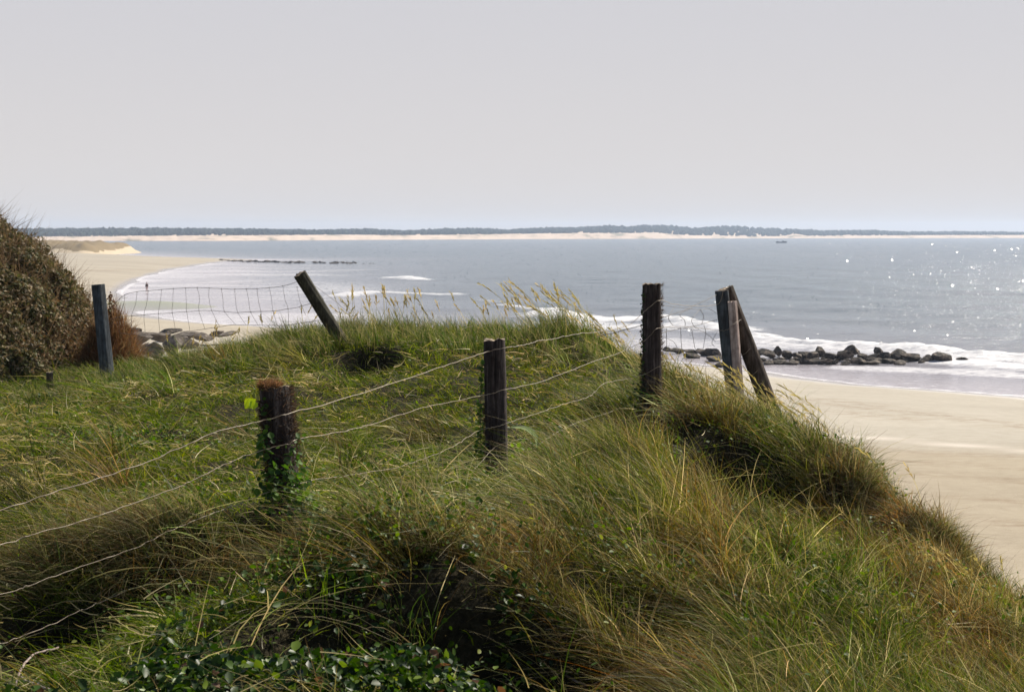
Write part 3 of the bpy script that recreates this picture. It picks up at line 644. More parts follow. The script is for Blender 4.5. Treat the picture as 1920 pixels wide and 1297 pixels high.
WARM = [(1290, 4.9, 60, .5), (1350, 4.6, 60, .4), (1330, 5.6, 50, .6), (1890, 6.0, 90, .8), (1720, 9.2, 70, 1.2), (1600, 9.3, 60, .7), (1780, 8.2, 60, .9), (1360, 7.0, 60, .6), (1000, 5.4, 50, .2), (1560, 8.0, 60, .5), (1210, 4.6, 50, .3)]
def warmth(x, y):
    p_ = 960 + x / y * F; v = np.zeros(np.shape(x))
    for a, b, c_, d_ in WARM: v = np.maximum(v, np.exp(-((p_ - a) / c_) ** 2 - ((y - b) / d_) ** 2))
    return np.clip(v * 1.1 + .5 * sstep(.54, .70, fbm(x * 1.4, y * 1.1, 641, 3)), 0, .95)
PAL_M = [(0.078, 0.104, 0.016), (0.036, 0.062, 0.011), (0.125, 0.135, 0.028), (0.20, 0.15, 0.050), (0.055, 0.034, 0.014), (0.50, 0.42, 0.22)]
PAL_B = [(0.060, 0.036, 0.016), (0.10, 0.060, 0.025), (0.20, 0.15, 0.07), (0.055, 0.065, 0.020), (0.09, 0.10, 0.03)]
bag = Bag(); n = 4700
cx, cy = fan(n, 3.0, 15.0); m = marram(cx, cy); h = np.maximum(hollow(cx, cy), ivyzone(cx, cy) * .95); e = edge_signed(cx, cy)
keep = (e < 1.9) & (rng.random(n) < (m * .97 + .03) * (1 - h)); cx, cy, e = cx[keep], cy[keep], e[keep]; n = len(cx)
flow = fbm(cx * .7, cy * .7, 401, 2) - .5
lean = np.stack([-0.42 + flow * 0.7 + rng.normal(size=n) * .16, -0.12 + (fbm(cx * .7, cy * .7, 402, 2) - .5) * .9, np.full(n, .85)], 1)
L0 = (0.36 + .22 * fbm(cx * 1.5, cy * 1.5, 410, 2)) * np.where(cy < 6, .9, 1) * np.where(cx > 2.2, .82, 1)
front = np.exp(-((960 + cx / cy * F - 935) / 110) ** 2) * (cy < 8.7); L0 = L0 * (1 - .5 * front)
tussocks(bag, cx, cy, 88, L0, lean, .24, 1.0, PAL_M, [5, 5, 3, 1.5, 1.5, .9], tipst=.2, droop=.55, warm=warmth(cx, cy))
tag(bag.make("marram_grass", M_GRASS), "long olive marram grass combed over by the wind on the seaward side", 'grass', kind='stuff')
# brown tussocks round the hollows
bag = Bag(); cx = []; cy = []
for (px, py, yd, sx_, sy_, k) in [(330, 1030, 5.3, .35, .12, 32), (480, 1000, 5.5, .3, .12, 20), (1450, 850, 10.2, .45, .15, 26), (1620, 880, 9.8, .2, .2, 26), (1260, 1190, 4.9, .15, .2, 30), (1360, 1000, 7.2, .2, .3, 40), (1780, 960, 9.2, .2, .4, 50),
                                  (1880, 1180, 6.5, .3, .4, 60), (100, 1120, 5.4, .4, .12, 30), (1740, 1120, 6.8, .25, .3, 25), (1600, 900, 9.7, .1, .3, 20), (900, 1120, 5.1, .3, .1, 16), (1330, 1230, 4.6, .2, .2, 30), (1830, 1260, 5.6, .3, .2, 30)]:
    a, b = blob(k, px, py, yd, sx_, sy_); cx.append(a); cy.append(b)
cx = np.concatenate(cx); cy = np.concatenate(cy); n = len(cx)
lean = np.stack([rng.uniform(-.6, .2, n), rng.uniform(-.6, .1, n), np.full(n, .75)], 1)
tussocks(bag, cx, cy, 100, rng.uniform(.22, .42, n), lean, .25, .8, PAL_B, [2, 2, 1.5, 3, 3], tipst=.25, droop=.6)
tag(bag.make("brown_tussock_grass", M_GRASS), "red brown dry tussock grass overhanging the dark hollows", 'grass', kind='stuff')
# grass along the skyline of the dune
bag = Bag(); n = 900
cx = rng.uniform(-5.0, 1.9, n); cy = rng.uniform(13.6, 16.6, n); keep = edge_signed(cx, cy) < .5; cx, cy = cx[keep], cy[keep]; n = len(cx)
pxx = 960 + cx / cy * F; hgt = np.interp(pxx, [100, 300, 420, 560, 700, 850, 990, 1040, 1110, 1180, 1260, 1400], [.20, .24, .27, .30, .34, .30, .30, .46, .38, .26, .24, .2])
lean = np.stack([rng.uniform(-.35, .02, n), rng.uniform(-.2, .2, n), np.full(n, 1.)], 1)
tussocks(bag, cx, cy, 40, hgt * rng.uniform(.6, 1.15, n), lean, .22, 1.0, [(0.06, 0.095, 0.018), (0.11, 0.13, 0.03), (0.22, 0.19, 0.08), (0.04, 0.07, 0.014)], [4, 3, 1.5, 3], tipst=.3, droop=.25)
tag(bag.make("skyline_grass", M_GRASS), "upright green grass along the skyline of the dune", 'grass', kind='stuff')
# long arching blades in the foreground and beside the posts
bag = Bag()
for (px, py, yd, sx_, sy_, k, lx_, l0, nb, pl) in [(60, 1150, 5.2, .3, .15, 8, .9, .5, 22, 0), (300, 1160, 4.7, .35, .2, 10, .8, .42, 24, 0), (1040, 960, 7.6, .3, .3, 20, .75, .38, 34, 0), (1100, 1060, 6.2, .35, .4, 26, -.7, .55, 30, 0),
                                              (960, 935, 8.1, .12, .1, 7, .9, .30, 20, 0), (1230, 790, 10.1, .25, .2, 12, -.5, .5, 26, 0), (1000, 1230, 4.4, .3, .15, 7, -.5, .42, 16, 0), (1150, 1290, 4.1, .3, .1, 6, .5, .4, 14, 0), (520, 1060, 5.2, .25, .1, 7, .2, .36, 14, 0),
                                              (1170, 700, 13.4, .25, .3, 12, -.5, .4, 30, 0), (740, 960, 6.6, .3, .3, 9, .1, .4, 12, 0), (1340, 740, 12.6, .3, .3, 14, -.5, .42, 26, 0), (130, 1290, 4.1, .3, .1, 6, .7, .35, 18, 0)]:
    a, b = blob(k, px, py, yd, sx_, sy_); ln = np.stack([np.full(k, lx_) + rng.normal(size=k) * .2, rng.uniform(-.5, .1, k), np.full(k, .8)], 1)
    tussocks(bag, a, b, max(6, nb // 2), l0 * rng.uniform(.8, 1.25, k), ln, .22, 1.15, [(0.30, 0.27, 0.14), (0.16, 0.19, 0.07), (0.11, 0.15, 0.05), (0.46, 0.39, 0.23)], [3, 4, 3, 2], tipst=.6, droop=.75)
tag(bag.make("arching_grass", M_GRASS), "long pale arching grass blades near the fence posts", 'grass', kind='stuff')

# --- flowering stalks with feathery heads -------------------------------
def seedstalks(bag, x, y, L, leanx):
    n = len(x); z = gz(x, y); root = np.stack([x, y, z], 1)
    d0 = unit(np.stack([leanx * .35 + rng.normal(size=n) * .08, rng.normal(size=n) * .12, np.ones(n)], 1)); bend = np.stack([leanx * .38, rng.normal(size=n) * .08, -.16 * np.ones(n)], 1)
    c = pick([(0.42, 0.35, 0.18), (0.34, 0.30, 0.13), (0.25, 0.22, 0.09)], [3, 3, 1], n)
    bag.add(*blades(root, d0, bend, L, (.0022 + .00014 * y), c, c, 6, headw=lambda t: np.full_like(t, 1.0)))
    # head: spikelets along the last quarter
    K = 11; t = np.linspace(.76, 1.0, K); P = root[:, None] + L[:, None, None] * (t[None, :, None] * d0[:, None] + (t ** 2)[None, :, None] * bend[:, None])
    tan = unit((d0 + 2 * .9 * bend)); tn = np.repeat(tan, K, 0)
    dd = unit(tn + rng.normal(size=(n * K, 3)) * .22); cc = np.repeat(c, K, 0) * rng.uniform(.7, 1.25, (n * K, 1)) * np.array([1, .93, .85])
    bag.add(*blades(P.reshape(-1, 3), dd, rng.normal(size=(n * K, 3)) * .15, np.repeat(L, K) * .085, np.repeat(.0042 + .00034 * y, K), cc, cc, 3, headw=lambda t: np.sin(math.pi * (0.08 + .9 * t)) ** .7))
bag = Bag()
xs = []; ys = []; Ls = []; ln = []
for (px0, px1, ya, yb, k, l0, l1, a) in [(1425, 1640, 10.2, 12.6, 56, .5, .8, -1.0), (1640, 1760, 8.6, 10.4, 10, .4, .65, -.8), (980, 1130, 14.0, 15.4, 44, .45, .72, -.6), (650, 980, 14.4, 15.8, 34, .36, .56, -.3), (300, 650, 14.2, 15.8, 20, .32, .5, .1), (1130, 1210, 13.2, 14.6, 26, .36, .55, -.9),
                                         (1760, 1920, 6.8, 8.5, 16, .3, .5, -.5), (1240, 1340, 12.8, 14.2, 14, .35, .5, -.7), (620, 800, 14.4, 15.4, 14, .45, .66, -.25)]:
    y_ = rng.uniform(ya, yb, k); xs.append((rng.uniform(px0, px1, k) - 960) / F * y_); ys.append(y_); Ls.append(rng.uniform(l0, l1, k)); ln.append(a + rng.normal(size=k) * .2)
seedstalks(bag, np.concatenate(xs), np.concatenate(ys), np.concatenate(Ls), np.concatenate(ln))
tag(bag.make("flowering_grass", M_GRASS), "tall straw coloured grass stalks with feathery seed heads on the dune edge", 'grass', kind='stuff')

# ================================================================== LEFT BUSH
BX, BZ = tp([(-16, 12.2), (-12, 12.0), (-9, 11.6), (-7.5, 11.1), (-6.66, 10.72), (-6.24, 10.5), (-5.97, 10.22), (-5.69, 9.95), (-5.43, 9.6), (-5.20, 9.2), (-5.0, 8.7), (-4.95, 8.2), (-4.5, 7.9)])
def bush_z(x, y):
    top = np.interp(x + .30 * np.maximum(y - 18.2, 0), BX, BZ); base = np.minimum(8.35, top)
    q = np.clip((y - 18.5) / 3.4, -1, 1); prof_ = np.sqrt(np.clip(1 - q * q, 0, 1)) ** .9
    z = base + (top - base) * prof_
    z = z + (fbm(x * 1.6, y * 1.6, 501, 3) - .5) * .45 * prof_ + (fbm(x * 5, y * 5, 503, 2) - .5) * .22 * prof_ + (fbm(x * .9 + .3 * y, y * 2.2, 502, 2) - .5) * .35 * (prof_ > 0.05) * prof_
    return z
bush = thing("shrub_thicket", (-7.5, 18.5, 8.4), "large dense brown green evergreen thicket sloping down at the left edge", "shrub")
def loc_(V, o): return V - np.array(o.location[:])
gx = np.linspace(-16, -4.75, 230); gy = np.linspace(15.0, 22.0, 140); GX, GY = np.meshgrid(gx, gy); GZ = bush_z(GX, GY) - .20
M_INNER = rockmat("bush_inner_shade", (0.010, 0.008, 0.006), (0.028, 0.02, 0.013), (0.06, 0.04, 0.025), .95, 22)
np_obj("inner_shade_sheet", loc_(np.stack([GX, GY, GZ], -1), bush), quads=grid_quads(*GX.shape), mat=M_INNER, parent=bush)  # solid dark sheet below the leaves, the thicket's inner shade put into its colour
bag = Bag(); N = 210000
x = -4.75 - 6.2 * rng.random(N) ** 1.25; y = rng.uniform(15.1, 21.0, N); y = np.where(rng.random(N) < .6, 15.1 + 3.4 * rng.random(N) ** 1.6, y)
ko = bush_z(x, y) > 8.42; x, y = x[ko], y[ko]; N = len(x); clump = fbm(x * 3.2, y * 3.2, 511, 3); z0 = bush_z(x, y)
keep = rng.random(N) < .15 + 1.3 * sstep(.36, .6, clump); x, y, z0, clump = x[keep], y[keep], z0[keep], clump[keep]; N = len(x)
eps = .05; gxn = -(bush_z(x + eps, y) - z0) / eps; gyn = -(bush_z(x, y + eps) - z0) / eps; nb = unit(np.stack([gxn, gyn, np.ones(N)], 1))
pos = np.stack([x, y, z0], 1) + nb * (rng.uniform(-.13, .05, N) + (clump - .5) * .25)[:, None]
nrm = unit(nb * .8 + rng.normal(size=(N, 3)) * .7)
brown = sstep(-5.6, -5.0, x + (fbm(x * 2, y * 2 + z0, 512, 2) - .5) * 1.0 - (10 - z0) * .05)
cg = pick([(0.085, 0.085, 0.030), (0.13, 0.115, 0.050), (0.19, 0.14, 0.075), (0.045, 0.050, 0.020), (0.32, 0.25, 0.16)], [3, 4, 4, 3, 1.8], N)
cb = pick([(0.10, 0.06, 0.03), (0.16, 0.095, 0.045), (0.07, 0.05, 0.025), (0.24, 0.16, 0.08)], [3, 3, 2, 1], N)
c = np.where((rng.random(N) < brown)[:, None], cb, cg) * rng.uniform(.75, 1.3, (N, 1))
bag.add(*leaves(pos, nrm, rng.uniform(.022, .048, N), c, 1.5))
o = bag.make("foliage", M_BUSH, smooth=False); o.parent = bush; o.location = (0, 0, 0)
def reloc(o, root):
    n = len(o.data.vertices); a = np.empty(n * 3, np.float32); o.data.vertices.foreach_get("co", a); a = a.reshape(-1, 3) - np.array(root.location[:], np.float32); o.data.vertices.foreach_set("co", a.ravel()); o.data.update(); o.parent = root
reloc(o, bush)
bag = Bag(); N = 6500
x = -4.8 - 3.4 * rng.random(N) ** 1.3; y = rng.uniform(15.6, 19.6, N); ko = bush_z(x, y) > 8.5; x, y = x[ko], y[ko]; N = len(x); z = bush_z(x, y)
d0 = unit(np.stack([rng.normal(size=N) * .5 + .15, rng.normal(size=N) * .4, rng.uniform(.4, 1.2, N)], 1))
c = pick([(0.12, 0.08, 0.05), (0.2, 0.14, 0.09), (0.07, 0.05, 0.03)], [2, 1, 2], N)
bag.add(*blades(np.stack([x, y, z - .05], 1), d0, rng.normal(size=(N, 3)) * .25, rng.uniform(.08, .42, N), np.full(N, .0065), c, c, 3))
o = bag.make("bare_twigs", M_GRASS); reloc(o, bush)
# dry brown shrub at the foot of the thicket, right of the grey post
dry_s = thing("dry_shrub", (-4.7, 16.6, 8.9), "red brown leafless shrub between the grey post and the tan boulders", "shrub")
bag = Bag(); N = 9000
th = rng.uniform(0, 6.28, N); ph = rng.random(N)
bx = -4.66 + .34 * np.cos(th) * np.sqrt(ph); by = 16.5 + .4 * np.sin(th) * np.sqrt(ph)
d0 = unit(np.stack([np.cos(th) * ph * .6 + rng.normal(size=N) * .3, np.sin(th) * ph * .4 + rng.normal(size=N) * .3, np.ones(N)], 1))
c = pick([(0.17, 0.09, 0.05), (0.11, 0.06, 0.03), (0.26, 0.17, 0.09), (0.09, 0.07, 0.04)], [4, 4, 2, 1], N)
hz = rng.random(N) * np.clip(1 - ph * .9, .15, 1)
bag.add(*blades(np.stack([bx, by, gz(bx, by) - .05 + hz * .78], 1), d0, rng.normal(size=(N, 3)) * .35, rng.uniform(.06, .22, N), np.full(N, .006), c, c, 3))
o = bag.make("twigs", M_GRASS); reloc(o, dry_s)
bag = Bag(); N = 3500
th = rng.uniform(0, 6.28, N); ph = rng.random(N); bx = -4.66 + .4 * np.cos(th) * ph; by = 16.5 + .45 * np.sin(th) * ph
pos = np.stack([bx, by, gz(bx, by) + rng.random(N) * .9 * (1.05 - ph)], 1); c = pick([(0.2, 0.11, 0.06), (0.13, 0.07, 0.035), (0.10, 0.11, 0.04)], [3, 3, 1], N)
bag.add(*leaves(pos, unit(rng.normal(size=(N, 3))), rng.uniform(.012, .03, N), c)); o = bag.make("dead_leaves", M_BUSH); reloc(o, dry_s)

# ================================================================== POSTS
def frame_of(a, b):
    ax = (b - a).normalized(); s = ax.cross(Vector((0, 1, 0))).normalized(); f = s.cross(ax).normalized(); return ax, s, f
def post_mesh(name, a, b, ra, rb, mat, parent, seed=0, sect=None, rough=.05, topcut=0.0, nu=56, nv=44, mat_top=None, jag=.010, crack=None, cap=True):
    """a timber from a (foot) to b (top): rings with grooves, a ragged end; returns the object"""
    ax, s, f = frame_of(a, b); Lh = (b - a).length
    th = np.linspace(0, 2 * math.pi, nu, endpoint=False); tv = np.linspace(0, 1, nv)
    TH, TV = np.meshgrid(th, tv)
    rad = ra + (rb - ra) * TV
    sc = np.ones_like(TH) if sect is None else sect(TH)
    groove = (fbm(np.cos(TH) * 3.2 + 7 + np.sin(TH) * 2.3, TV * 1.2 + np.sin(TH) * 3.1, seed, 3) - .5) * 2 * rough
    fine = (vnoise(TH * 9.0, TV * 2.2, seed + 5) - .5) * rough * .9
    lump = (fbm(np.cos(TH) + 3, TV * 4 + np.sin(TH), seed + 9, 2) - .5) * rough * 1.6
    rr = rad * sc * (1 + groove + fine + lump)
    if crack is not None:
        for c0, wdt, dep in crack:
            dth = np.angle(np.exp(1j * (TH - c0 - .12 * np.sin(TV * 5 + seed)))); rr = rr * (1 - dep * np.exp(-(dth / wdt) ** 2))
    zz = TV * Lh
    topj = (vnoise(TH * 4, TH * 0, seed + 3) - .5) * jag * 2 + topcut * np.cos(TH)
    zz = zz + np.where(TV > .97, topj, 0)
    P = np.array(a[:])[None, None] + rr[..., None] * (np.cos(TH)[..., None] * np.array(s[:]) + np.sin(TH)[..., None] * np.array(f[:])) + zz[..., None] * np.array(ax[:])
    i = np.arange(nv * nu).reshape(nv, nu); j = np.roll(i, -1, 1)
    Q = np.stack([i[:-1].ravel(), j[:-1].ravel(), j[1:].ravel(), i[1:].ravel()], 1)
    org = np.array(parent.location[:])
    o = np_obj(name, P.reshape(-1, 3) - org, quads=Q, mat=mat, parent=parent)
    if cap:
        ring = P[-1]; cen = ring.mean(0); rows = [ring]
        for k in (.72, .45, .2): rows.append(cen + (ring - cen) * k + np.array(ax[:]) * ((vnoise(th * 3 * k, th * 0 + k, seed + 30)[:, None] - .55) * jag * 1.6))
        Cv = np.concatenate(rows + [cen[None]]); nrow = 4; i = np.arange(nrow * nu).reshape(nrow, nu); j = np.roll(i, -1, 1)
        Q = np.stack([i[:-1].ravel(), j[:-1].ravel(), j[1:].ravel(), i[1:].ravel()], 1); T = np.stack([i[-1], j[-1], np.full(nu, nrow * nu)], 1)
        Cv = Cv + np.array(ax[:]) * .002
        np_obj("end_grain", Cv - org, quads=Q, tris=T, mat=mat_top or M_WTOP, parent=parent)
    return o
def squircle(p, rot=0.0):
    return lambda th: (np.abs(np.cos(th - rot)) ** p + np.abs(np.sin(th - rot)) ** p) ** (-1.0 / p)
def post(px0, py0, px1, py1, yb, yt, r0, r1, mat, label, group, seed, **k):
    a = at(px0, py0, yb); b = at(px1, py1, yt)
    t = thing("fence_post", a, label, "fence post", group)
    foot = a - (b - a).normalized() * .3
    post_mesh("timber", foot, b, r0, r1, mat, t, seed, **k)
    return t, a, b
GP = "old wooden fence posts on the dune"
p1, p1a, p1b = post(536, 935, 516, 727, 5.8, 5.83, .056, .056, M_WDARK, "short dark rotting post crusted with moss, nearest of the fence posts", GP, 11, sect=squircle(2.6, .3), rough=.10, jag=.007)
p2, p2a, p2b = post(932, 900, 927, 637, 8.7, 8.72, .074, .064, M_WDARK, "dark upright post standing alone in the middle of the grass, bleached on top", GP, 23, sect=squircle(2.8, .1), rough=.07, crack=[(4.6, .1, .18), (5.2, .07, .12)])
p3, p3a, p3b = post(1222, 758, 1222, 533, 10.5, 10.5, .074, .066, M_WDARK, "tall dark post with ivy up its left edge, just left of the braced corner post", GP, 37, sect=squircle(3.0, .2), rough=.07, crack=[(4.3, .08, .2), (5.5, .1, .16)])
lp, lpa, lpb = post(640, 640, 562, 514, 14.0, 13.8, .060, .064, M_WOLIVE, "round post leaning far over to the left on the skyline", GP, 41, rough=.06, crack=[(1.2, .1, .2)], mat_top=None)
gp, gpa, gpb = post(201, 702, 184, 534, 15.0, 15.0, .062, .058, M_WGREY, "blue grey square post against the thicket at the left", GP, 53, sect=squircle(4.0, .5), rough=.035, jag=.004, mat_top=M_WGREY)
sp, spa, spb = post(94, 728, 93, 699, 14.6, 14.6, .035, .033, M_WBROWN, "small broken stub of a post below the thicket", GP, 59, rough=.08)
p0_, _a, _b = post(-262, 1330, -268, 985, 4.2, 4.2, .055, .052, M_WDARK, "dark post beyond the left edge that holds the near ends of the wires", GP, 83, rough=.07)
# corner post: two split halves and the round brace
a = at(1376, 750, 12.9); b = at(1353, 545, 12.9)
cp = thing("fence_post", a, "split corner post, blue grey half beside a pink half painted pale as if sunlit", "fence post", GP)
ax, s, f = frame_of(a, b)
off = Vector((.042, 0, 0))
post_mesh("timber", a - (b - a).normalized() * .3, b + (b - a).normalized() * .0, .062, .060, M_WGREY, cp, 61, sect=squircle(3.2, .2), rough=.05, jag=.006, mat_top=M_WBROWN)
o = post_mesh("split_half", at(1392, 760, 12.83) - Vector((0, 0, .25)), at(1373, 566, 12.83), .040, .036, M_WPINK, cp, 67, sect=squircle(5.0, .52), rough=.045, nu=40, mat_top=M_WPINK); o['label'] = "pink grey split face of the corner post, sunlit paleness painted in"
a = at(1442, 760, 13.0); b = at(1361, 540, 13.0)
br = thing("brace_post", a, "round brown timber brace leaning against the corner post from the right", "brace")
post_mesh("timber", a - (b - a).normalized() * .3, b, .086, .070, M_WBROWN, br, 71, rough=.05, crack=[(4.4, .08, .2)], jag=.008)
# moss and litter on top of the nearest post, bark crust down its right side
bag = Bag(); N = 1500
th = rng.uniform(0, 6.28, N); q = np.sqrt(rng.random(N)); x = p1b[0] - .022 + .05 * q * np.cos(th); y = p1b[1] + .06 * q * np.sin(th); z = p1b[2] + .004 + .022 * rng.random(N) * (1 - q * .5)
c = pick([(0.17, 0.09, 0.05), (0.10, 0.06, 0.03), (0.26, 0.15, 0.09), (0.08, 0.07, 0.02)], [3, 3, 2, 1], N)
bag.add(*blades(np.stack([x, y, z], 1), unit(rng.normal(size=(N, 3)) + np.array([0, 0, .3])), rng.normal(size=(N, 3)) * .4, rng.uniform(.008, .03, N), np.full(N, .0028), c, c, 3))
o = bag.make("moss_cap", M_GRASS); reloc(o, p1); o['label'] = "red brown mossy litter on the post top"
def crust(pa, pb, r, N, side, spread, tmin, tmax, pt, name="bark_crust", pal=None, ln=(.01, .035)):
    bag = Bag(); t = rng.uniform(tmin, tmax, N); th = side + rng.normal(size=N) * spread
    ax, s, f = frame_of(pa, pb); A_ = np.array(pa[:]) + t[:, None] * np.array((pb - pa)[:]); dr = np.cos(th)[:, None] * np.array(s[:]) + np.sin(th)[:, None] * np.array(f[:])
    P = A_ + dr * r * rng.uniform(.9, 1.12, (N, 1)); c = pick(pal or [(0.05, 0.035, 0.025), (0.10, 0.065, 0.045), (0.03, 0.02, 0.015)], [3, 2, 2], N)
    bag.add(*blades(P, unit(dr * .7 + rng.normal(size=(N, 3)) * .5 + np.array([0, 0, .3])), rng.normal(size=(N, 3)) * .3, rng.uniform(*ln, N), np.full(N, .0035), c, c, 2))
    o = bag.make(name, M_GRASS); reloc(o, pt)
crust(p1a, p1b, .064, 1600, 0.0, 1.0, .05, .9, p1); crust(p1a, p1b, .064, 900, math.pi, .8, .3, 1.0, p1)
crust(p2a, p2b, .068, 1000, 0.0, .8, 0.0, .55, p2); crust(p3a, p3b, .070, 900, math.pi, .5, .0, 1.0, p3); crust(p3a, p3b, .072, 500, 0.0, .5, .0, .4, p3)

# ================================================================== CREEPERS ON THE POSTS
def creeper(label, spots, loc, pal=None, seed=0, stems=None):
    t = thing("ivy", loc, label, "ivy", "ivy climbing the posts"); bag = Bag()
    for (px, py, yd, sx_, sz_, k, sz) in spots:
        p = at(px, py, yd); P = np.stack([p[0] + rng.normal(size=k) * sx_, p[1] + rng.normal(size=k) * .03, p[2] + rng.normal(size=k) * sz_], 1)
        nrm = unit(rng.normal(size=(k, 3)) * .7 + np.array([.2, -.3, .8])); c = pick(pal or [(0.06, 0.12, 0.02), (0.10, 0.18, 0.025), (0.035, 0.07, 0.02)], [3, 2, 3], k)
        bag.add(*leaves(P, nrm, rng.uniform(.6, 1.3, k) * sz, c, 1.1))
    o = bag.make("leaves", M_LEAF); reloc(o, t)
    if stems:
        sb = Bag()
        for sp_ in stems:
            P = np.array([at(*q)[:] for q in sp_]); 
            for i in range(len(P) - 1):
                d = P[i + 1] - P[i]; Lq = np.linalg.norm(d); sb.add(*blades(P[i:i + 1], (d / Lq)[None], np.zeros((1, 3)), np.array([Lq]), np.array([.005]), np.array([[.10, .09, .04]]), np.array([[.10, .09, .04]]), 1, headw=lambda t: np.ones_like(t)))
        o = sb.make("stem", M_GRASS); reloc(o, t)
creeper("dark green ivy trailing down the right foot of the nearest post", [(548, 890, 5.70, .03, .03, 60, .026), (560, 925, 5.6, .035, .035, 80, .026), (572, 950, 5.42, .03, .03, 90, .024), (590, 985, 5.28, .03, .03, 80, .022), (605, 1020, 5.18, .03, .02, 40, .02), (500, 880, 5.70, .03, .10, 90, .028), (520, 930, 5.65, .04, .05, 90, .028), (555, 840, 5.74, .012, .03, 25, .02), (495, 800, 5.75, .01, .08, 30, .02)],
        p1a + Vector((.06, -.08, 0)), stems=[[(535, 870, 5.7), (560, 900, 5.6), (580, 950, 5.5), (592, 1000, 5.4), (600, 1040, 5.3)]])
creeper("bright yellow green creeper leaves up the left side of the middle post", [(903, 685, 8.66, .008, .02, 10, .028), (903, 720, 8.66, .008, .05, 26, .026), (899, 780, 8.66, .012, .08, 50, .024), (900, 840, 8.6, .02, .05, 60, .026), (975, 850, 8.5, .03, .04, 50, .028), (985, 870, 8.4, .03, .03, 30, .028)],
        p2a + Vector((-.08, 0, 0)), pal=[(0.16, 0.26, 0.02), (0.08, 0.15, 0.02), (0.05, 0.09, 0.02)], stems=[[(905, 870, 8.62), (900, 800, 8.64), (903, 680, 8.66)]])
creeper("thin dark ivy climbing the left edge of the tall post", [(1206, 560, 10.45, .006, .05, 30, .016), (1204, 600, 10.45, .006, .07, 50, .018), (1204, 640, 10.45, .008, .06, 50, .018), (1205, 700, 10.44, .01, .08, 60, .022), (1200, 745, 10.4, .04, .05, 90, .028)],
        p3a + Vector((-.08, 0, 0)), pal=[(0.03, 0.055, 0.02), (0.05, 0.09, 0.02), (0.06, 0.05, 0.03)])

# ================================================================== WIRES
INVY = tp([(-300, 1 / 4.1), (0, 1 / 4.62), (485, 1 / 5.66), (552, 1 / 5.69), (903, 1 / 8.54), (952, 1 / 8.56), (1203, 1 / 10.36), (1241, 1 / 10.38), (1340, 1 / 12.74), (1440, 1 / 12.85)])
def wy_(px): return 1.0 / np.interp(px, *INVY)
def tube(P, r, sides=5, twist=0.0):
    P = np.asarray(P, float); n = len(P); T = np.gradient(P, axis=0); T /= np.linalg.norm(T, axis=1, keepdims=True) + 1e-9
    ref = np.array([0.13, .3, 1.0]); A_ = np.cross(T, ref); A_ /= np.linalg.norm(A_, axis=1, keepdims=True) + 1e-9; B_ = np.cross(T, A_)
    th = np.linspace(0, 2 * math.pi, sides, endpoint=False); V = P[:, None] + r * (np.cos(th)[None, :, None] * A_[:, None] + np.sin(th)[None, :, None] * B_[:, None])
    i = np.arange(n * sides).reshape(n, sides); j = np.roll(i, -1, 1)
    return V.reshape(-1, 3), np.stack([i[:-1].ravel(), j[:-1].ravel(), j[1:].ravel(), i[1:].ravel()], 1)
def smooth_path(K, n=18):
    K = np.asarray(K, float); out = []
    for i in range(len(K) - 1):
        p0 = K[max(i - 1, 0)]; p1_ = K[i]; p2_ = K[i + 1]; p3_ = K[min(i + 2, len(K) - 1)]
        for t in np.linspace(0, 1, n, endpoint=False): out.append(.5 * ((2 * p1_) + (-p0 + p2_) * t + (2 * p0 - 5 * p1_ + 4 * p2_ - p3_) * t * t + (-p0 + 3 * p1_ - 3 * p2_ + p3_) * t ** 3))
    out.append(K[-1]); return np.array(out)
def wire_mesh(name, paths, r, mat, parent=None, wob=.003, seed=0, sides=5, n=18):
    vv = []; qq = []; k = 0
    for K in paths:
        P = smooth_path(K, n); m_ = len(P); u_ = np.arange(m_) * .35
        P = P + np.stack([vnoise(u_, u_ * 0 + seed, 1) - .5, vnoise(u_, u_ * 0 + seed, 2) - .5, vnoise(u_, u_ * 0 + seed, 3) - .5], 1) * 2 * wob
        P[:, 2] += (fbm(u_ * .12, u_ * 0 + seed, 77, 2) - .5) * wob * 6
        V, Q = tube(P, r, sides); vv.append(V); qq.append(Q + k); k += len(V)
    V = np.concatenate(vv); 
    if parent is not None: V = V - np.array(parent.location[:])
    return np_obj(name, V, quads=np.concatenate(qq), mat=mat, parent=parent)
def strand(pts, label, seed, r=.0029, extra=()):
    r *= .64
    K = [at(p[0], p[1], p[2] if len(p) > 2 else wy_(p[0]))[:] for p in pts]
    o = wire_mesh("fence_wire", [K] + [[at(*q)[:] for q in e_] for e_ in extra], r, M_WIRE, seed=seed); tag(o, label, "fence wire", "wire strands strung along the fence"); return o
strand([(-260, 1040), (0, 955), (150, 905), (300, 855), (400, 815), (490, 787), (546, 771), (640, 747), (760, 710), (840, 685), (905, 663), (948, 652), (985, 645), (1010, 641), (1040, 634), (1078, 626), (1140, 618), (1180, 608), (1206, 586), (1222, 572), (1239, 564), (1262, 571, 10.9), (1300, 574, 11.7), (1343, 571, 12.74), (1352, 562, 12.74), (1357, 538, 12.74)],
       "topmost wire strand, running across all the posts from the left edge to the corner post", 1, .0031)
strand([(-260, 1060), (0, 1022), (60, 1003), (150, 980), (230, 953), (330, 915), (375, 892), (430, 868), (490, 846), (540, 831), (560, 823), (640, 811), (700, 797), (780, 770), (840, 756), (905, 741), (948, 731), (1000, 720), (1060, 700), (1120, 676), (1160, 662), (1207, 638), (1222, 624), (1238, 613), (1290, 612, 11.6), (1348, 620, 12.74), (1362, 618, 12.74), (1375, 608, 12.74), (1390, 599, 12.86)],
       "second wire strand from the top, crossing the nearest post at its middle", 2, .0027)
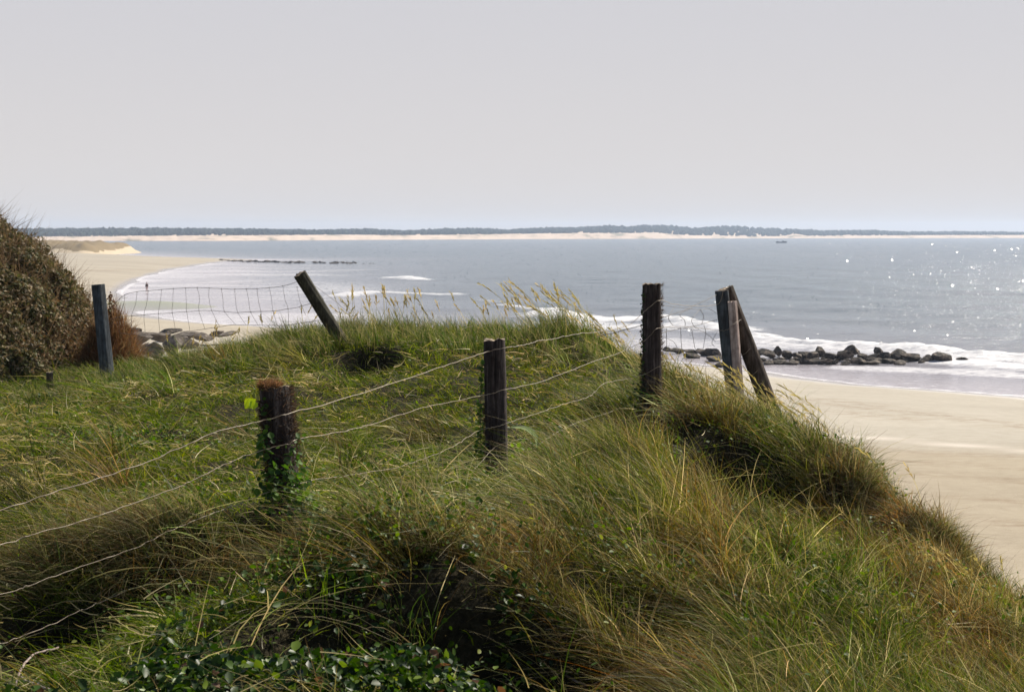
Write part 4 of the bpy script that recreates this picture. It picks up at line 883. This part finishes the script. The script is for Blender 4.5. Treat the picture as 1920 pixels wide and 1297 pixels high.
strand([(-260, 1170), (0, 1112), (60, 1092), (150, 1062), (250, 1026), (330, 990), (400, 962), (460, 940), (523, 919), (580, 903), (640, 893), (730, 878), (800, 858), (848, 838), (880, 818), (905, 806), (930, 799), (955, 793), (1010, 775), (1060, 757), (1105, 742), (1130, 722), (1165, 712), (1208, 700), (1238, 688)],
       "third wire strand, sagging low past the foot of the nearest post", 3, .0024)
strand([(-200, 1250), (0, 1208), (60, 1185), (140, 1150), (200, 1122), (260, 1098), (310, 1070), (360, 1045), (410, 1025), (438, 1018)], "lowest wire strand at the lower left, ending in the grass", 4, .0024)
strand([(890, 880, 8.3), (926, 840, 8.56), (958, 828, 8.6), (985, 822, 8.7), (1005, 832, 8.75), (1040, 814, 9.0), (1090, 790, 9.3), (1150, 770, 9.8)], "kinked wire end low on the middle post", 5, .0022)
for k_, (q0, q1, q2, yy, lb) in enumerate([((1312, 672), (1338, 660), (1349, 654), 12.8, ""), ((1382, 672), (1396, 664), (1407, 654), 12.88, "pale wire tied round the middle of the leaning brace"), ((1398, 708), (1413, 701), (1421, 694), 12.9, "pale wire tied round the lower part of the leaning brace"), ((1422, 730), (1424, 723), (1427, 718), 12.88, "pale wire tied round the foot of the leaning brace")]):
    if lb: strand([(*q0, yy), (*q1, yy - .02), (*q2, yy)], lb, 20 + k_, .0026)
# wire netting between the grey post and the leaning post
net = thing("wire_netting", at(380, 640, 14.5), "square mesh wire netting hanging between the grey post and the leaning post", "wire netting")
def ny(px): return np.interp(px, [190, 600], [14.95, 13.85])
H1 = [(206, 578), (222, 562), (236, 552), (257, 547), (277, 545), (303, 543), (325, 541), (348, 540), (370, 539.5), (392, 540), (415, 541), (440, 542), (462, 542), (482, 541), (505, 539), (530, 536), (548, 531), (560, 527)]
H2 = [(208, 598), (225, 594), (247, 592), (270, 590), (297, 588), (323, 586), (350, 584), (373, 582), (397, 582), (421, 584), (446, 586), (468, 585), (488, 584), (517, 583), (540, 579), (562, 575), (590, 567)]
H3 = [(225, 625), (270, 628), (330, 622), (372, 618), (412, 612), (440, 609), (490, 610), (530, 610), (560, 606), (600, 600)]
for Hh in (H1, H2, H3): wire_mesh("horizontal_wire", [[at(a, b, ny(a))[:] for a, b in Hh]], .0024, M_WIRED, net, .0015, Hh[0][1])
VR = [((216, 567), (222, 585), (214, 600), (210, 612)), ((234, 553), (232, 570), (225, 594), (224, 625)), ((257, 547), (254, 570), (247, 592), (247, 626)), ((278, 545), (275, 568), (270, 590), (273, 628)), ((303, 543), (300, 568), (297, 588), (300, 626)), ((325, 541), (324, 565), (323, 586), (330, 622)), ((348, 540), (349, 562), (350, 584), (356, 620)), ((370, 539), (374, 560), (373, 582), (384, 616)),
      ((392, 540), (392, 560), (397, 582), (412, 612)), ((415, 541), (418, 562), (421, 584), (442, 609)), ((440, 542), (442, 565), (446, 586), (462, 610)), ((462, 542), (466, 562), (470, 585), (484, 610)), ((482, 541), (484, 560), (489, 584), (492, 612)), ((505, 539), (509, 560), (512, 583), (520, 610)), ((530, 536), (534, 560), (540, 579), (541, 610)), ((557, 538), (560, 555), (565, 572), (573, 590))]
VW = []
for i, v in enumerate(VR): VW.append(wire_mesh("vertical_wire", [[at(a, b, ny(a) + .01)[:] for a, b in v]], .0018, M_WIRED, net, .0015, i * 3))
# knots where the wires cross
kb = bmesh.new(); bmesh.ops.create_icosphere(kb, subdivisions=1, radius=.0062); km = bpy.data.meshes.new("knot"); kb.to_mesh(km); kb.free(); km.materials.append(M_WIRED)
for i, v in enumerate(VR):
    for q in v[:3:2]:
        ko_ = bpy.data.objects.new("knot", km); link(ko_, VW[i]); ko_.location = at(q[0], q[1], ny(q[0])) - net.location
o = wire_mesh("loose_wire", [[at(a, b, 13.9)[:] for a, b in ((578, 522), (590, 540), (602, 553), (607, 562), (600, 566))], [at(a, b, 14.0)[:] for a, b in ((583, 530), (604, 546), (625, 560), (645, 578), (665, 592))]], .0020, M_WIRED, None, .003, 8)
tag(o, "loose barbed wire trailing from the leaning post down to the right", "fence wire")
# tangled netting between the tall post and the corner post
net2 = thing("wire_netting", at(1290, 650, 11.8), "torn tangled wire netting with open loops between the tall post and the corner post", "wire netting")
def n2(px): return np.interp(px, [1180, 1235, 1345], [10.2, 10.55, 12.85])
LN = [[(1238, 597), (1270, 585), (1296, 575), (1320, 564), (1343, 553)], [(1120, 630), (1150, 624), (1180, 615), (1205, 609)], [(1238, 626), (1262, 619), (1285, 615), (1315, 608), (1345, 600)],
      [(1240, 571), (1265, 575), (1292, 578), (1312, 580), (1330, 579), (1344, 588)], [(1240, 606), (1248, 614), (1275, 615), (1300, 618), (1320, 622), (1342, 640)], [(1240, 630), (1262, 640), (1270, 652)]]
for i, l in enumerate(LN): wire_mesh("horizontal_wire", [[at(a, b, n2(a))[:] for a, b in l]], .0026 if i < 3 else .0018, M_WIRED, net2, .002, i)
LV = [[(1266, 573), (1256, 590), (1254, 600), (1262, 610)], [(1298, 577), (1275, 588), (1284, 600), (1284, 612)], [(1312, 580), (1297, 600), (1302, 612), (1310, 616)], [(1312, 580), (1319, 592), (1316, 608)], [(1249, 615), (1250, 640), (1250, 658)], [(1276, 614), (1277, 635), (1279, 660)], [(1297, 618), (1300, 635), (1304, 655)], [(1320, 610), (1323, 625), (1318, 655)], [(1344, 622), (1335, 643), (1340, 650)], [(1232, 575), (1222, 582), (1240, 596)]]
for i, l in enumerate(LV): wire_mesh("vertical_wire", [[at(a, b, n2(a) + .01)[:] for a, b in l]], .0021, M_WIRED, net2, .002, i + 30)

# ================================================================== ROCKS
def rock_mesh(name, seed, mat, sub=3, flatness=.75, c0=.45, c1=.78, nc=12):
    r_ = np.random.default_rng(seed); bm = bmesh.new(); bmesh.ops.create_icosphere(bm, subdivisions=sub, radius=1.0)
    V = np.array([v.co[:] for v in bm.verts])
    for _ in range(nc):
        nrm = r_.normal(size=3); nrm /= np.linalg.norm(nrm); dcut = r_.uniform(c0, c1); s_ = V @ nrm; V = V - np.maximum(s_ - dcut, 0)[:, None] * nrm
    V = V * (1 + (fbm(V[:, 0] * 4 + seed, V[:, 1] * 4 + V[:, 2] * 3, seed, 2) - .5)[:, None] * .10)
    V = V * np.array([1.0, r_.uniform(.75, .95), r_.uniform(.6, .8) * flatness / .75])
    for v, c in zip(bm.verts, V): v.co = c
    me = bpy.data.meshes.new(name); bm.to_mesh(me); bm.free(); me.materials.append(mat)
    me.polygons.foreach_set("use_smooth", np.full(len(me.polygons), False)); return me
RW = [rock_mesh("boulder", 100 + i, M_RWET) for i in range(8)]
RD = [rock_mesh("boulder", 200 + i, M_RDRY, 3, .75, .3, .62, 9) for i in range(6)]
RS = [rock_mesh("rock", 300 + i, M_RWET, 2) for i in range(6)]
def place(me, name, px, py, wpx, hpx, z0, label, cat, group, ydist=None):
    """wpx/hpx: size in photo pixels at the point where it stands"""
    x, y = on_level(px, py, z0); k = y / F; o = bpy.data.objects.new(name, me); link(o)
    dm = [v.co for v in me.vertices]; ex = max(max(abs(c.x), abs(c.y)) for c in dm); ez = max(abs(c.z) for c in dm)
    sx = wpx * k / 2 / ex; sz = hpx * k / 2 / ez
    o.scale = (sx, sx * random.uniform(.8, 1.1), sz); o.location = (x, y, z0 + hpx * k * .42); o.rotation_euler = (random.uniform(-.15, .15), random.uniform(-.15, .15), random.uniform(0, 6.28))
    return tag(o, label, cat, group)
ordn = ["first", "second", "third", "fourth", "fifth", "sixth", "seventh", "eighth", "ninth", "tenth", "eleventh", "twelfth", "thirteenth", "fourteenth", "fifteenth", "sixteenth", "seventeenth", "eighteenth", "nineteenth", "twentieth", "twenty-first", "twenty-second", "twenty-third", "twenty-fourth", "twenty-fifth", "twenty-sixth", "twenty-seventh", "twenty-eighth", "twenty-ninth", "thirtieth"]
G1 = "boulders of the near groyne in the surf"
back = [(1800, 680, 24, 11), (1770, 681, 34, 20), (1737, 680, 28, 14), (1722, 676, 14, 8), (1706, 678, 32, 18), (1682, 676, 26, 20), (1663, 676, 20, 15), (1647, 670, 16, 20), (1638, 674, 22, 12), (1620, 674, 20, 12), (1598, 670, 36, 22), (1580, 676, 30, 18), (1556, 674, 22, 14), (1538, 671, 20, 20), (1524, 674, 26, 14), (1508, 672, 22, 14), (1494, 673, 20, 13), (1478, 672, 26, 16), (1457, 668, 20, 18), (1440, 671, 30, 15), (1420, 670, 26, 16), (1404, 671, 24, 14), (1340, 668, 26, 14), (1318, 666, 24, 12), (1296, 664, 22, 10), (1272, 663, 24, 10), (1250, 661, 22, 10)]
front = [(1690, 684, 28, 10), (1667, 682, 22, 12), (1636, 684, 22, 9), (1612, 684, 34, 14), (1584, 685, 18, 9), (1560, 683, 20, 8), (1544, 684, 26, 11), (1524, 683, 24, 10), (1506, 683, 26, 12), (1484, 684, 22, 9), (1462, 683, 28, 10), (1440, 684, 24, 10), (1418, 683, 24, 10), (1340, 678, 24, 14), (1352, 690, 26, 12), (1300, 672, 26, 10)]
for i, q in enumerate(back):
    lb = {0: "small flat dark boulder at the seaward tip of the near groyne", 1: "rounded dark boulder next to the seaward tip of the near groyne", 10: "largest domed black boulder in the middle of the near groyne", 7: "pointed black boulder standing up from the near groyne"}.get(i, "dark wet boulder in the back row of the near groyne, %s from its seaward tip" % ordn[i])
    place(RW[i % 8], "boulder", q[0], q[1], q[2] * 1.45, q[3] * 1.2, 0, lb, "boulder", G1)
for i, q in enumerate(front):
    place(RW[(i * 3 + 1) % 8], "boulder", q[0], q[1], q[2] * 1.5, q[3] * 1.1, -.05, "low wet boulder in the front row of the near groyne, %s from its seaward end" % ordn[i], "boulder", G1)
for q, lb in [((1827, 677, 10, 4), "small dark stone awash just beyond the tip of the near groyne"), ((1862, 679, 16, 3), "thin flat stone awash in the surf farthest out from the near groyne")]:
    place(RS[1], "stone", q[0], q[1], q[2], q[3], -.02, lb, "stone", "stones awash off the groyne")
G1b = "small stones filling the near groyne"
k_ = 0
for a in np.arange(1408, 1750, 7.5):
    k_ += 1
    place(RS[k_ % 6], "stone", a + random.uniform(-3, 3), 678 + random.uniform(-4, 6), random.uniform(12, 22), random.uniform(5, 11), -.05, "small wet dark stone wedged between the boulders of the near groyne", "stone", G1b)
G2 = "small rocks of the far groyne"
fr_ = [(x_, np.interp(x_, [205, 280, 400, 520, 600, 672], [478.5, 484, 489, 492.3, 493.7, 494.2])) for x_ in list(range(208, 420, 13)) + list(np.arange(416, 668, 5.2))]
for i, (a, b) in enumerate(fr_):
    if rng.random() < .12: continue
    big = 1.0 if a > 410 else .75
    place(RS[i % 6], "rock", a + random.uniform(-3, 3), b + random.uniform(-.6, .6), random.uniform(8, 15) * big, random.uniform(2.2, 4.6) * big, 0, "tiny dark rock in the row of the far groyne off the left beach", "rock", G2)
for a in (682, 694, 700): place(RS[a % 6], "rock", a, 494.6, 5, 1.4, 0, "tiny dark rock just awash beyond the end of the far groyne", "rock", "rocks awash beyond the far groyne")
# tan riprap behind the dune
G3 = "tan boulders behind the dune"
RIP = [(262, 640, 40, 24, "rounded tan boulder next to the dry shrub"), (300, 634, 46, 16, "long low tan slab behind the rounded boulder"), (286, 664, 40, 22, "tan boulder lowest in the heap, by the grass"), (322, 660, 34, 34, "upright tan boulder at the right of the heap"), (246, 655, 24, 16, "small tan boulder half under the dry shrub"), (330, 640, 44, 12, "flat slab lying in the middle of the tan heap"), (352, 628, 48, 11, "pale flat slab along the top of the tan heap"), (250, 622, 40, 12, "dark topped boulder at the back left of the tan heap"),
       (318, 622, 36, 9, "thin dark stone at the back of the tan heap"), (378, 632, 32, 12, "brown boulder at the right end of the tan slabs"), (402, 626, 34, 8, "low brown stone right of the tan heap"), (430, 624, 40, 7, "flattest stone trailing off at the right of the tan heap"), (276, 652, 22, 14, "small wedge of tan rock in the middle of the heap"), (232, 640, 26, 14, "tan boulder hidden mostly behind the dry shrub"), (356, 648, 30, 16, "tan boulder just showing over the grass")]
for i, q in enumerate(RIP):
    o = place((RD + RW)[i % 6 if i not in (7, 8) else 6 + i % 3], "boulder", q[0], q[1] + 6, q[2] * 1.4, q[3] * 1.5, 1.9, q[4], "boulder", G3)

# ================================================================== FISHING BOAT
bx_, by_ = on_level(1465, 455.3); bk = by_ / F; Lb = 20 * bk
boat = thing("fishing_boat", (bx_, by_, 0), "small dark blue fishing boat far out below the opposite shore", "boat")
st_ = np.linspace(0, 1, 15); prof_w = np.array([.80, .88, .93, .97, 1, 1, 1, .98, .94, .87, .77, .63, .46, .25, .03]) * Lb * .15
sheer = np.interp(st_, [0, .5, 1], [1.0, .85, 1.5]) * Lb * .10; rings = []
for t, w_, h_ in zip(st_, prof_w, sheer):
    xx = (t - .5) * Lb
    rings.append([(xx, -w_, h_), (xx, -w_ * .92, h_ * .4), (xx - t * .3, -w_ * .5, -.5), (xx - t * .3, 0, -.8), (xx - t * .3, w_ * .5, -.5), (xx, w_ * .92, h_ * .4), (xx, w_, h_), (xx, w_ * .9, h_ * .8), (xx, 0, h_ * .78), (xx, -w_ * .9, h_ * .8)])
Vb = np.array(rings); nb_ = Vb.shape[1]; i = np.arange(15 * nb_).reshape(15, nb_); j = np.roll(i, -1, 1)
Q = np.stack([i[:-1].ravel(), j[:-1].ravel(), j[1:].ravel(), i[1:].ravel()], 1)
T = np.array([[i[0, 0], i[0, a], i[0, a + 1]] for a in range(1, nb_ - 1)])
np_obj("hull", Vb.reshape(-1, 3), quads=Q, tris=T, mat=plain("boat_blue", (.006, .02, .035), .7), parent=boat, smooth=False)
def boxes(name, bl, mat, parent, bev=.03):
    bm = bmesh.new()
    for (cx_, cy_, cz_, sx_, sy_, sz_) in bl:
        g = bmesh.ops.create_cube(bm, size=1, matrix=Matrix.Translation((cx_, cy_, cz_)) @ Matrix.Diagonal((sx_, sy_, sz_, 1)))
    bmesh.ops.bevel(bm, geom=list(bm.edges), offset=bev, segments=1, affect='EDGES')
    me = bpy.data.meshes.new(name); bm.to_mesh(me); bm.free(); me.materials.append(mat); return link(bpy.data.objects.new(name, me), parent)
MB = plain("boat_cabin", (.015, .02, .03), .7)
boxes("wheelhouse", [(Lb * .16, 0, Lb * .12, Lb * .14, Lb * .16, Lb * .11), (Lb * .16, 0, Lb * .178, Lb * .17, Lb * .18, Lb * .008)], MB, boat)
boxes("engine_box", [(-Lb * .36, 0, Lb * .105, Lb * .16, Lb * .14, Lb * .05)], MB, boat)
boxes("mast", [(Lb * .1, 0, Lb * .22, .12, .12, Lb * .12)], MB, boat)

# ================================================================== PERSON ON THE BEACH
px_, py_ = 275.5, 547.0
fx_, fy_ = on_level(px_, py_, .05); scp = 1.0
person = thing("person", (fx_, fy_, .02), "tiny person in dark top and pale trousers at the water's edge of the left beach", "person")
def skin(name, vs, es, rad, mat, parent):
    me = bpy.data.meshes.new(name); me.from_pydata(vs, es, []); o = bpy.data.objects.new(name, me); link(o)
    sk = o.modifiers.new("skin", 'SKIN'); 
    for v, r_ in zip(me.skin_vertices[0].data, rad): v.radius = (r_, r_)
    me.skin_vertices[0].data[0].use_root = True
    ss = o.modifiers.new("sub", 'SUBSURF'); ss.levels = 1; ss.render_levels = 1
    dg = bpy.context.evaluated_depsgraph_get(); m2 = bpy.data.meshes.new_from_object(o.evaluated_get(dg)); bpy.data.objects.remove(o)
    m2.materials.clear(); m2.materials.append(mat); m2.name = name; return link(bpy.data.objects.new(name, m2), parent)
vs_ = [(0, 0, .93), (0, 0, 1.15), (0, 0, 1.40), (0, 0, 1.50), (0, -.01, 1.58), (0, -.02, 1.68), (.17, 0, 1.38), (.22, .02, 1.12), (.21, -.06, .87), (.21, -.08, .78), (-.17, 0, 1.38), (-.23, .02, 1.12), (-.2, -.08, .88), (-.2, -.1, .79),
       (.09, 0, .86), (.10, -.02, .50), (.11, .03, .10), (.11, -.12, .04), (-.09, 0, .86), (-.10, -.04, .50), (-.12, 0, .10), (-.12, -.15, .04)]
es_ = [(0, 1), (1, 2), (2, 3), (3, 4), (4, 5), (2, 6), (6, 7), (7, 8), (8, 9), (2, 10), (10, 11), (11, 12), (12, 13), (0, 14), (14, 15), (15, 16), (16, 17), (0, 18), (18, 19), (19, 20), (20, 21)]
rd_ = [.15, .13, .15, .06, .085, .085, .07, .045, .035, .04, .07, .045, .035, .04, .10, .065, .045, .04, .10, .065, .045, .04]
skin("body", vs_, es_, rd_, plain("skin_tone", (.45, .27, .20), .6), person)
skin("jacket", [(0, 0, .95), (0, 0, 1.15), (0, 0, 1.40), (0, 0, 1.46), (.17, 0, 1.38), (.22, .02, 1.12), (.21, -.05, .92), (-.17, 0, 1.38), (-.23, .02, 1.12), (-.2, -.07, .93)], [(0, 1), (1, 2), (2, 3), (2, 4), (4, 5), (5, 6), (2, 7), (7, 8), (8, 9)], [.18, .16, .175, .09, .085, .06, .05, .085, .06, .05], plain("jacket_brown", (.06, .035, .03), .8), person)
skin("trousers", [(0, 0, .93), (.09, 0, .86), (.10, -.02, .50), (.11, .03, .14), (-.09, 0, .86), (-.10, -.04, .50), (-.12, 0, .14)], [(0, 1), (1, 2), (2, 3), (0, 4), (4, 5), (5, 6)], [.165, .115, .08, .065, .115, .08, .065], plain("trousers_pale", (.55, .40, .36), .8), person)
bm = bmesh.new(); bmesh.ops.create_uvsphere(bm, u_segments=12, v_segments=8, radius=.105, matrix=Matrix.Translation((0, .015, 1.69)) @ Matrix.Diagonal((.92, 1, 1, 1)))
bmesh.ops.delete(bm, geom=[v for v in bm.verts if v.co.z < 1.64 or (v.co.y < -.05 and v.co.z < 1.73)], context='VERTS')
me = bpy.data.meshes.new("hair"); bm.to_mesh(me); bm.free(); me.materials.append(plain("hair_dark", (.03, .02, .015), .7)); link(bpy.data.objects.new("hair", me), person)

# ================================================================== SMALL FOREGROUND THINGS
def on_dune(px, py, lift=.03):
    yy = np.linspace(3, 12, 500); d = ray(px, py); zz = EYE + d[2] * yy / d[1]; k = np.argmax(zz < gz(d[0] * yy / d[1], yy) + lift)
    return at(px, py, yy[k])[:]
o = wire_mesh("dead_stick", [[on_dune(1060, 1262, .05), on_dune(1078, 1274, .06), on_dune(1098, 1282, .05)]], .004, M_WPINK, None, .002, 3)
tag(o, "short pale dead stick lying on the long grass in the lower middle", "stick")
o = wire_mesh("dead_twig", [[at(30, 1300, 4.1)[:], at(34, 1268, 4.15)[:], at(60, 1230, 4.3)[:], at(110, 1212, 4.4)[:]], [at(34, 1268, 4.15)[:], at(60, 1280, 4.1)[:], at(110, 1300, 4.05)[:]], [at(55, 1297, 4.1)[:], at(78, 1274, 4.15)[:]]], .0035, M_WPINK, None, .003, 5)
tag(o, "forked pale dead twig in the lower left corner", "twig")
o = wire_mesh("dead_twig", [[at(702, 634, 13.9)[:], at(715, 642, 13.9)[:], at(725, 652, 13.85)[:], at(736, 656, 13.8)[:]]], .006, M_WPINK, None, .003, 6)
tag(o, "pale curved dead twig on the grass right of the leaning post", "twig")
# broad pale curling leaf beside the middle post
K = smooth_path([at(958, 800, 8.45)[:], at(985, 802, 8.42)[:], at(1003, 815, 8.4)[:], at(1007, 835, 8.4)[:], at(1002, 850, 8.4)[:]], 8)
sd_ = np.array([0.0, .35, 1.0]); ww = np.sin(np.linspace(.15, math.pi - .1, len(K))) * .016
V = np.stack([K - ww[:, None] * np.array([.5, 0, .9]), K + np.array([0, -.004, 0]), K + ww[:, None] * np.array([.5, .3, .9])], 1); i = np.arange(len(K) * 3).reshape(-1, 3)
Q = np.concatenate([np.stack([i[:-1, a], i[:-1, a + 1], i[1:, a + 1], i[1:, a]], 1) for a in (0, 1)])
o = np_obj("curled_leaf", V.reshape(-1, 3), quads=Q, mat=M_LEAF, col=np.tile([.30, .36, .20], (len(V) * 3, 1))); tag(o, "broad pale green blade curling over right of the middle post", "leaf")
# round bright leaf left of the nearest post
lf = thing("young_leaf_stem", at(466, 800, 5.8), "single bright lime green leaf on a stem left of the nearest post", "plant")
p = at(469, 757, 5.70); bag = Bag(); bag.add(*leaves(np.array([p[:], (p + Vector((.012, 0, -.004)))[:]]), unit(np.array([[-.2, -.8, .5], [.4, -.7, .5]])), np.array([.060, .045]), np.array([[.50, .62, .03], [.42, .56, .03]]), 1.0)); o = bag.make("leaf", M_LEAF); reloc(o, lf)
wire_mesh("stem", [[at(466, 812, 5.8)[:], at(468, 785, 5.8)[:], at(468, 762, 5.785)[:]]], .0014, plain("stem_green", (.16, .2, .05)), lf, .001, 2)
# tall green blades by the hollow, and yellow flowers at lower right
bag = Bag()
for (px, py, yd, k) in [(512, 1075, 5.0, 7), (612, 1120, 4.7, 9), (660, 1110, 4.7, 7), (590, 1100, 4.75, 6), (60, 1060, 5.5, 9), (110, 1030, 5.8, 6)]:
    a, b = blob(k, px, py, yd, .03, .03); r0 = np.stack([a, b, gz(a, b)], 1); c = pick([(.16, .25, .03), (.22, .30, .04)], [1, 1], k)
    bag.add(*blades(r0, unit(rng.normal(size=(k, 3)) * .12 + np.array([0, 0, 1.])), rng.normal(size=(k, 3)) * .08, rng.uniform(.07, .19, k), np.full(k, .007), c, c, 5))
tag(bag.make("broad_green_blades", M_GRASS), "broad fresh green upright blades in the near grass", 'grass', kind='stuff')
FL = [(1303, 1092), (1372, 1210), (1383, 1232), (1396, 1215), (1398, 1245), (1330, 1173), (1362, 1236), (1275, 1060)]
MY = plain("petal_yellow", (.75, .55, .02), .6); MG = plain("flower_stem_green", (.12, .16, .04), .7)
bm = bmesh.new()
for k in range(9):
    a = k / 9 * 6.283; M_ = Matrix.Rotation(a, 4, 'Z') @ Matrix.Rotation(R(-20), 4, 'Y') @ Matrix.Translation((.006, 0, 0)) @ Matrix.Diagonal((.006, .0028, .0009, 1)); bmesh.ops.create_icosphere(bm, subdivisions=1, radius=1, matrix=M_)
bmesh.ops.create_icosphere(bm, subdivisions=1, radius=.0035)
fm = bpy.data.meshes.new("flower_head"); bm.to_mesh(fm); bm.free(); fm.materials.append(MY)
wh = ["uppermost small yellow flower in the marram at lower right", "small yellow flower above the lower cluster, its left one", "small yellow flower in the middle of the lower cluster", "small yellow flower at the right of the lower cluster", "lowest small yellow flower of the cluster", "small yellow flower between the upper one and the cluster", "small yellow flower at the lower left of the cluster", "small yellow flower farthest up the slope at the left"]
for (a, b), lb in zip(FL, wh):
    yd = np.interp(b, [1060, 1250], [6.0, 4.9]); p = at(a, b, yd); t = thing("yellow_flower", p, lb, "flower", "small yellow flowers in the marram")
    h_ = link(bpy.data.objects.new("flower_head", fm), t); h_.rotation_euler = (R(25), 0, random.random()); h_.scale = (1.3,) * 3
    g = float(gz(p[0], p[1])); wire_mesh("stem", [[(p[0], p[1], p[2]), (p[0] + .01, p[1] + .01, (p[2] + g) / 2), (p[0] + .015, p[1] + .02, min(g, p[2] - .08))]], .0012, MG, t, .001, 3)

# ================================================================== HAZE
bm = bmesh.new(); bmesh.ops.create_cube(bm, size=1)
me = bpy.data.meshes.new("haze"); bm.to_mesh(me); bm.free()
hz_ = bpy.data.objects.new("haze", me); link(hz_); hz_.scale = (9800, 9800, 50); hz_.location = (0, 0, 20.9)
m = bpy.data.materials.new("haze_air"); m.use_nodes = True; n = m.node_tree; n.nodes.clear(); o_ = n.nodes.new("ShaderNodeOutputMaterial")
pv = n.nodes.new("ShaderNodeVolumePrincipled"); pv.inputs['Density'].default_value = 0.00017; pv.inputs['Color'].default_value = (0.64, 0.76, 0.97, 1); pv.inputs['Anisotropy'].default_value = 0.3
n.links.new(pv.outputs[0], o_.inputs['Volume']); me.materials.append(m); tag(hz_, "thin pale sea haze over the bay", 'haze', kind='stuff')
hz_.display_type = 'WIRE'
